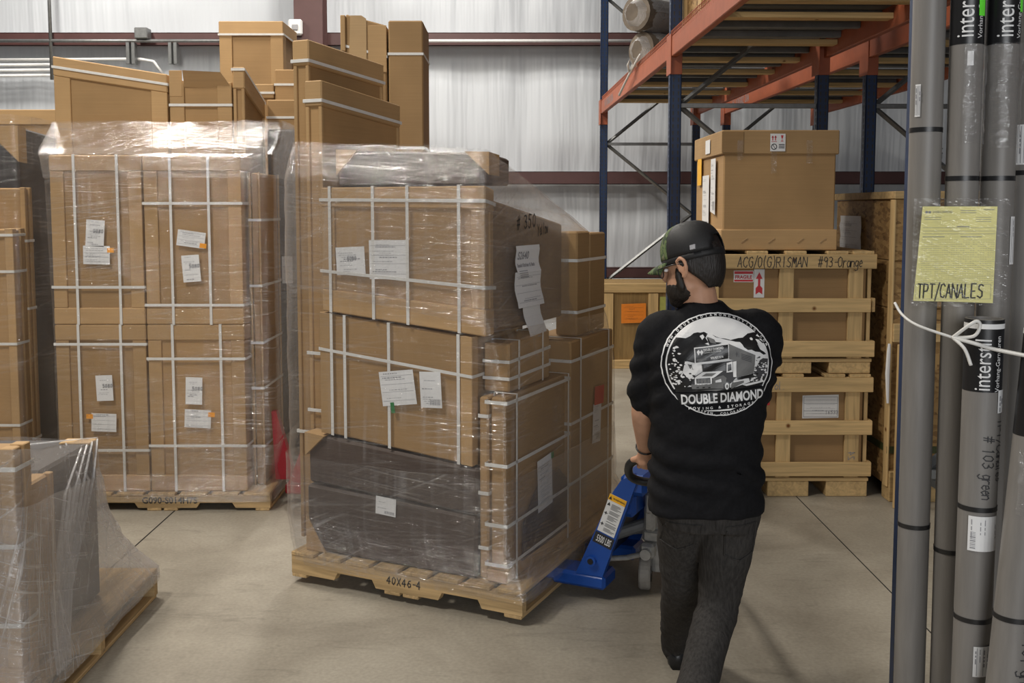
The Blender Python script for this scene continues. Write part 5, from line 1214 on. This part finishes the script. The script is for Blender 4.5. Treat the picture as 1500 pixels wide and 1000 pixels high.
G.tube([hp(-.012, .106, .0), hp(0, .110, .004), hp(.012, .106, 0)], .0018, 6)
GL_ = G.build('glasses', 'black', P_, smooth=True)
for s_ in (-1, 1):
    mb = MB(); vs = [hp(s_ * .036, .1035 - .007, -.004)] + [hp(s_ * .036 + .025 * cos(2 * pi * k / 20), .1035 - .012 * abs(.036 * s_ + .025 * cos(2 * pi * k / 20)) / .06, -.004 + .019 * sin(2 * pi * k / 20)) for k in range(20)]
    mb.add(vs, [[0, 1 + k, 1 + (k + 1) % 20] for k in range(20)]); o = mb.build('spectacle_lens', 'lens', GL_); uvl = o.data.uv_layers.new(name='UVMap')
    mb = MB(); mb.ball(hp(s_ * .034, .077, -.002), (.010, .007, .006), mt=HM, n=12); mb.build('eye', 'white_ink', P_, smooth=True)
wv_ = (Vector(WR_L) - Vector(EL_L)).normalized(); c0 = Vector(WR_L) - wv_ * .012; u1 = wv_.cross(Vector((1, 0, 0))).normalized(); u2 = wv_.cross(u1)
MB().tube([c0 + (u1 * cos(2 * pi * k / 20) + u2 * sin(2 * pi * k / 20)) * .034 for k in range(21)], .003, 6, caps=False).build('bracelet', 'black', P_, smooth=True)

# printed emblem on the back of the shirt: drawn flat, then laid on the cloth along the wearer's back axis
EC = (.6465, 1.3325); ES = .000353          # emblem centre (x, z) and metres per drawing unit
PV, PF, PMI = [], [], []
def epos(u, v, layer):
    x = EC[0] + (u - 588) * ES; z = EC[1] - (v - 490) * ES
    h = sbv.ray_cast(Vector((x, 2.6, z)), Vector((0, 1, 0)))
    y = h[0].y if h[0] else 3.08
    return (x, y - .0012 - .0007 * layer, z)
def lay(tris, layer, mi, maxe=26):
    """tris: list of 2-D triangles; split until they follow the cloth"""
    st_ = list(tris)
    while st_:
        a, b_, c = st_.pop()
        l = [((a[0] - b_[0]) ** 2 + (a[1] - b_[1]) ** 2, 0), ((b_[0] - c[0]) ** 2 + (b_[1] - c[1]) ** 2, 1), ((c[0] - a[0]) ** 2 + (c[1] - a[1]) ** 2, 2)]
        m_ = max(l)
        if m_[0] > maxe * maxe:
            if m_[1] == 0: md = ((a[0] + b_[0]) / 2, (a[1] + b_[1]) / 2); st_ += [(a, md, c), (md, b_, c)]
            elif m_[1] == 1: md = ((b_[0] + c[0]) / 2, (b_[1] + c[1]) / 2); st_ += [(a, b_, md), (a, md, c)]
            else: md = ((c[0] + a[0]) / 2, (c[1] + a[1]) / 2); st_ += [(a, b_, md), (md, b_, c)]
            continue
        o_ = len(PV); PV.extend([epos(p[0], p[1], layer) for p in (a, b_, c)]); PF.append([o_, o_ + 1, o_ + 2]); PMI.append(mi)
def poly(pts, layer, mi, maxe=26):
    t = tessellate_polygon([[Vector((p[0], p[1], 0)) for p in pts]]); lay([tuple(pts[i] for i in q) for q in t], layer, mi, maxe)
def el(rx, ry, a): return (588 + rx * cos(a), 490 - ry * sin(a))
def ringp(rx0, ry0, rx1, ry1, layer, mi, a0=0, a1=2 * pi, n=90, wob=0):
    for k in range(n):
        a, c = a0 + (a1 - a0) * k / n, a0 + (a1 - a0) * (k + 1) / n
        w0, w1 = (1 + wob * sin(a * 34)), (1 + wob * sin(c * 34))
        p = [el(rx0 * w0, ry0 * w0, a), el(rx0 * w1, ry0 * w1, c), el(rx1 * w1, ry1 * w1, c), el(rx1 * w0, ry1 * w0, a)]
        lay([(p[0], p[1], p[2]), (p[0], p[2], p[3])], layer, mi, 30)
def etext(t, size, u0, v0, rot, layer, mi, sx=1, bold=0.0, align='l', maxe=30):
    vs_, fs_, w_ = glyphs(t, bold); o_ = {'l': 0, 'c': w_ / 2}[align]; c, s_ = cos(radians(rot)), sin(radians(rot))
    for f in fs_:
        q = []
        for i in f: x, y = (vs_[i][0] - o_) * size * sx, vs_[i][1] * size; q.append((u0 + x * c + y * -s_, v0 - (x * s_ + y * c)))
        lay([(q[0], q[i], q[i + 1]) for i in range(1, len(q) - 1)], layer, mi, maxe)
def arctext(t, size, rx, ry, a0, a1, layer, mi, inward=False, bold=.02):
    n_ = len(t)
    for i, ch in enumerate(t):
        if ch == ' ': continue
        a = a0 + (a1 - a0) * i / (n_ - 1); u, v = el(rx, ry, a)
        tx, ty = -rx * sin(a), -ry * cos(a); rot = math.degrees(atan2(-ty, tx)) if inward else math.degrees(atan2(ty, -tx))
        etext(ch, size, u, v, rot, layer, mi, bold=bold, align='c', sx=1.1)
WHT, BLK, GRY, DRK = 0, 1, 2, 3
ringp(497, 453, 487, 443, 1, WHT, wob=.004)
ringp(458, 418, 446, 406, 1, WHT, radians(-28), radians(213))
arctext('WWW.DOUBLEDIAMONDMOVING.COM', 27, 464, 424, radians(158), radians(24), 1, WHT)
# picture: white sky first
sky = [el(449, 409, radians(-26 + 238 * k / 60)) for k in range(61)]
poly(sky, 1, WHT, 40)
EL = lambda d: el(447, 407, radians(d))
poly([EL(212), EL(200), EL(190), EL(180), EL(170), EL(160), EL(150), EL(145), (250, 255), (300, 258), (340, 238), (372, 212), (405, 205), (430, 208), (462, 200), (492, 217), (470, 250), (492, 288), (460, 300), (520, 318), (500, 340), (400, 350), (372, 470), (300, 455), (285, 500), (330, 520), (380, 560), (370, 640), (300, 700)], 2, BLK)
poly([(530, 222), (565, 240), (600, 252), (640, 255), (690, 268), (760, 252), (800, 248), (850, 215), (905, 207), (960, 210), (925, 235), (985, 262), (950, 262), (1000, 300), (930, 300), (965, 350), (1012, 395), (985, 400), (950, 375), (905, 368), (870, 350), (838, 352), (805, 330), (790, 305), (770, 284), (735, 282), (700, 275), (640, 262), (560, 243)], 2, BLK)
poly([(480, 245), (560, 285), (610, 290), (590, 300), (500, 318)], 2, BLK); poly([(485, 240), (545, 262), (560, 300), (510, 290)], 3, GRY)
for q_ in ([(862, 252), (880, 248), (893, 262), (884, 272), (868, 268)], [(915, 262), (945, 268), (990, 310), (1010, 345), (960, 320), (935, 300)], [(925, 300), (950, 330), (990, 375), (955, 352)], [(420, 235), (450, 222), (462, 245), (440, 268)], [(480, 222), (520, 235), (515, 250), (500, 245)]): poly(q_, 3, WHT)
poly([(905, 470), (980, 430), (1035, 440), EL(-6), EL(-14), EL(-24), (980, 680), (870, 655), (850, 600), (900, 560)], 2, DRK)
poly([EL(212), (300, 690), (372, 680), (700, 690), (860, 640), (1000, 620), EL(-26), (600, 712), (218, 742)], 3, BLK)
rnd = random.Random(12)
for (x0_, x1_, y0_, y1_, k_) in ((150, 360, 330, 690, 130), (870, 1030, 420, 650, 70)):
    for i in range(k_):
        u, v = rnd.uniform(x0_, x1_), rnd.uniform(y0_, y1_)
        if ((u - 588) / 440) ** 2 + ((v - 490) / 400) ** 2 > .98: continue
        if x0_ < 500 and u > 250 and v < 470: continue
        if x0_ < 500 and v < 430 and abs(u - 215) > 28: continue
        r_ = rnd.uniform(6, 17); ph = rnd.uniform(0, 6)
        poly([(u + r_ * rnd.uniform(.5, 1.3) * cos(ph + 2 * pi * q / 6), v + r_ * .75 * rnd.uniform(.5, 1.2) * sin(ph + 2 * pi * q / 6)) for q in range(6)], 4, WHT if rnd.random() < .8 else BLK)
poly([(288, 458), (340, 465), (372, 500), (410, 520), (380, 570), (330, 620), (300, 590), (270, 560)], 3, WHT); poly([(310, 480), (345, 490), (360, 530), (330, 520)], 4, GRY)
poly([(905, 440), (940, 470), (900, 500)], 4, WHT)
# lorry
poly([(668, 298), (905, 398), (895, 560), (735, 592), (735, 448), (668, 432)], 5, GRY)
poly([(366, 336), (668, 296), (672, 434), (372, 478)], 5, WHT); poly([(374, 344), (661, 305), (664, 428), (380, 468)], 6, BLK)
poly([(430, 480), (640, 455), (700, 445), (735, 447), (740, 590), (690, 640), (620, 690), (350, 702), (345, 660), (375, 590), (440, 545)], 5, DRK)
poly([(448, 482), (640, 464), (645, 535), (446, 545)], 6, BLK); poly([(385, 590), (440, 548), (620, 537), (555, 585), (530, 600), (372, 602)], 6, WHT); poly([(470, 560), (560, 556), (520, 585), (430, 588)], 7, GRY)
poly([(372, 600), (520, 585), (522, 655), (375, 664)], 6, WHT); poly([(386, 610), (506, 597), (508, 645), (388, 652)], 7, BLK)
for k_ in range(4): u = 394 + k_ * 29; poly([(u, 612), (u + 20, 610), (u + 20, 644), (u, 647)], 8, GRY)
poly([(530, 600), (620, 575), (650, 600), (640, 650), (530, 655)], 6, GRY); poly([(550, 622), (600, 606), (606, 634), (552, 640)], 7, WHT)
poly([(650, 468), (700, 452), (704, 545), (650, 552)], 6, WHT); poly([(660, 482), (688, 474), (692, 528), (660, 540)], 7, BLK)
poly([(704, 455), (734, 448), (736, 590), (708, 590)], 6, WHT)
poly([(345, 662), (526, 650), (625, 640), (622, 690), (352, 702)], 6, GRY)
for u in (398, 450, 500): poly([(u - 10, 682), (u + 10, 680), (u + 10, 690), (u - 10, 692)], 7, BLK)
poly([(652 + 26 * cos(a), 670 + 40 * sin(a)) for a in [2 * pi * k_ / 20 for k_ in range(20)]], 7, BLK); poly([(652 + 17 * cos(a), 670 + 30 * sin(a)) for a in [2 * pi * k_ / 20 for k_ in range(20)]], 8, WHT); poly([(652 + 9 * cos(a), 670 + 16 * sin(a)) for a in [2 * pi * k_ / 14 for k_ in range(14)]], 9, GRY)
poly([(708, 620), (800, 608), (806, 640), (690, 695), (690, 660)], 6, GRY); poly([(708, 622), (800, 610), (803, 622), (706, 636)], 7, WHT)
poly([(790, 660), (900, 640), (980, 632), (995, 645), (830, 672)], 5, WHT); poly([(740, 592), (895, 562), (880, 600), (745, 612)], 6, BLK)
poly([(430, 712), (560, 700), (620, 700), (560, 718)], 5, GRY)
for cx_ in (402, 430): poly([(cx_, 352), (cx_ + 15, 372), (cx_, 402), (cx_ - 15, 372)], 7, WHT)
etext('DOUBLE DIAMOND', 30, 448, 366, 8, 7, WHT, sx=.66, bold=.02); etext('MOVING & STORAGE', 18, 448, 386, 8, 7, WHT, sx=.9)
etext('970.927.3270', 27, 510, 434, 8, 7, WHT, sx=.76, bold=.02); poly([(388, 436), (470, 424), (471, 440), (389, 452)], 7, GRY)
for cx_ in (736, 752): poly([(cx_, 362), (cx_ + 8, 385), (cx_, 415), (cx_ - 8, 385)], 6, BLK)
for k_ in range(4): v = 395 + k_ * 14; poly([(775, v - 14), (870, v + 18), (870, v + 24), (775, v - 8)], 6, DRK)
# lettering below
poly([(205, 752), (600, 724), (1010, 690), (985, 790), (600, 826), (258, 850)], 5, BLK)
etext('DOUBLE DIAMOND', 118, 264, 842, 4.4, 8, WHT, sx=.70, bold=.03)
ms = 'MOVING & STORAGE'
for i, ch in enumerate(ms):
    if ch != ' ': t = i / (len(ms) - 1); etext(ch, 31, 338 + 555 * t, 886 - 50 * t + 10 * sin(pi * t), 6 - 6 * (t - .5), 8, WHT, bold=.02, align='c', sx=1.15)
arctext('ASPEN, COLORADO', 28, 478, 440, radians(248), radians(298), 6, WHT, inward=True)
poly([(450, 892), (600, 886), (740, 868), (690, 890), (600, 899), (520, 900)], 6, WHT)
mb = MB(); mb.v, mb.f, mb.mi = PV, PF, PMI
mb.build('back_print', ['white_ink', 'tubeblack', 'pgrey', 'pdark'], TS, recalc=False)
# ------------------------------------------------------------------ light, world, camera
w = bpy.data.worlds.new('World'); SC.world = w; w.use_nodes = True
w.node_tree.nodes['Background'].inputs[0].default_value = (.93, .95, 1, 1); w.node_tree.nodes['Background'].inputs[1].default_value = .11
def area(x, y, z, sx, sy, e, col=(1, .94, .85), rot=(0, 0, 0)):
    l = bpy.data.lights.new('high_bay_light', 'AREA'); l.shape = 'RECTANGLE'; l.size = sx; l.size_y = sy; l.energy = e; l.color = col
    o = bpy.data.objects.new('high_bay_light', l); COL.objects.link(o); o.location = (x, y, z); o.rotation_euler = rot
for x, y, z, e in ((-3.4, 2.4, 6.4, 470), (-3.2, 6.5, 6.4, 400), (-1.2, 10.6, 6.4, 430), (-.4, 4.4, 6.4, 50), (-5.5, 10.8, 6.4, 430)): area(x, y, z, .45, 1.3, e)
# large soft fill added behind the camera to lift the front faces
l = bpy.data.lights.new('front_fill_light', 'AREA'); l.shape = 'RECTANGLE'; l.size = 4; l.size_y = 3; l.energy = 470; l.color = (.96, .98, 1)
o = bpy.data.objects.new('front_fill_light', l); COL.objects.link(o); o.location = (1.0, -5.0, 2.6); o.rotation_euler = (radians(90), 0, 0)
cam = bpy.data.cameras.new('camera'); co = bpy.data.objects.new('camera', cam); COL.objects.link(co)
cam.sensor_width = 36; cam.lens = 1458 * 36 / 1500; cam.shift_y = -80 / 1500
co.location = (0, 0, 1.82); co.rotation_euler = (radians(90 - 4.5), 0, 0); cam.clip_start = .05; SC.camera = co
SC.view_settings.view_transform = 'Standard'; SC.view_settings.look = 'None'; SC.view_settings.gamma = 1; SC.view_settings.use_curve_mapping = False
SC.view_settings.exposure = -0.76
SC.cycles.transparent_max_bounces = 24; SC.cycles.max_bounces = 8; SC.cycles.use_denoising = True
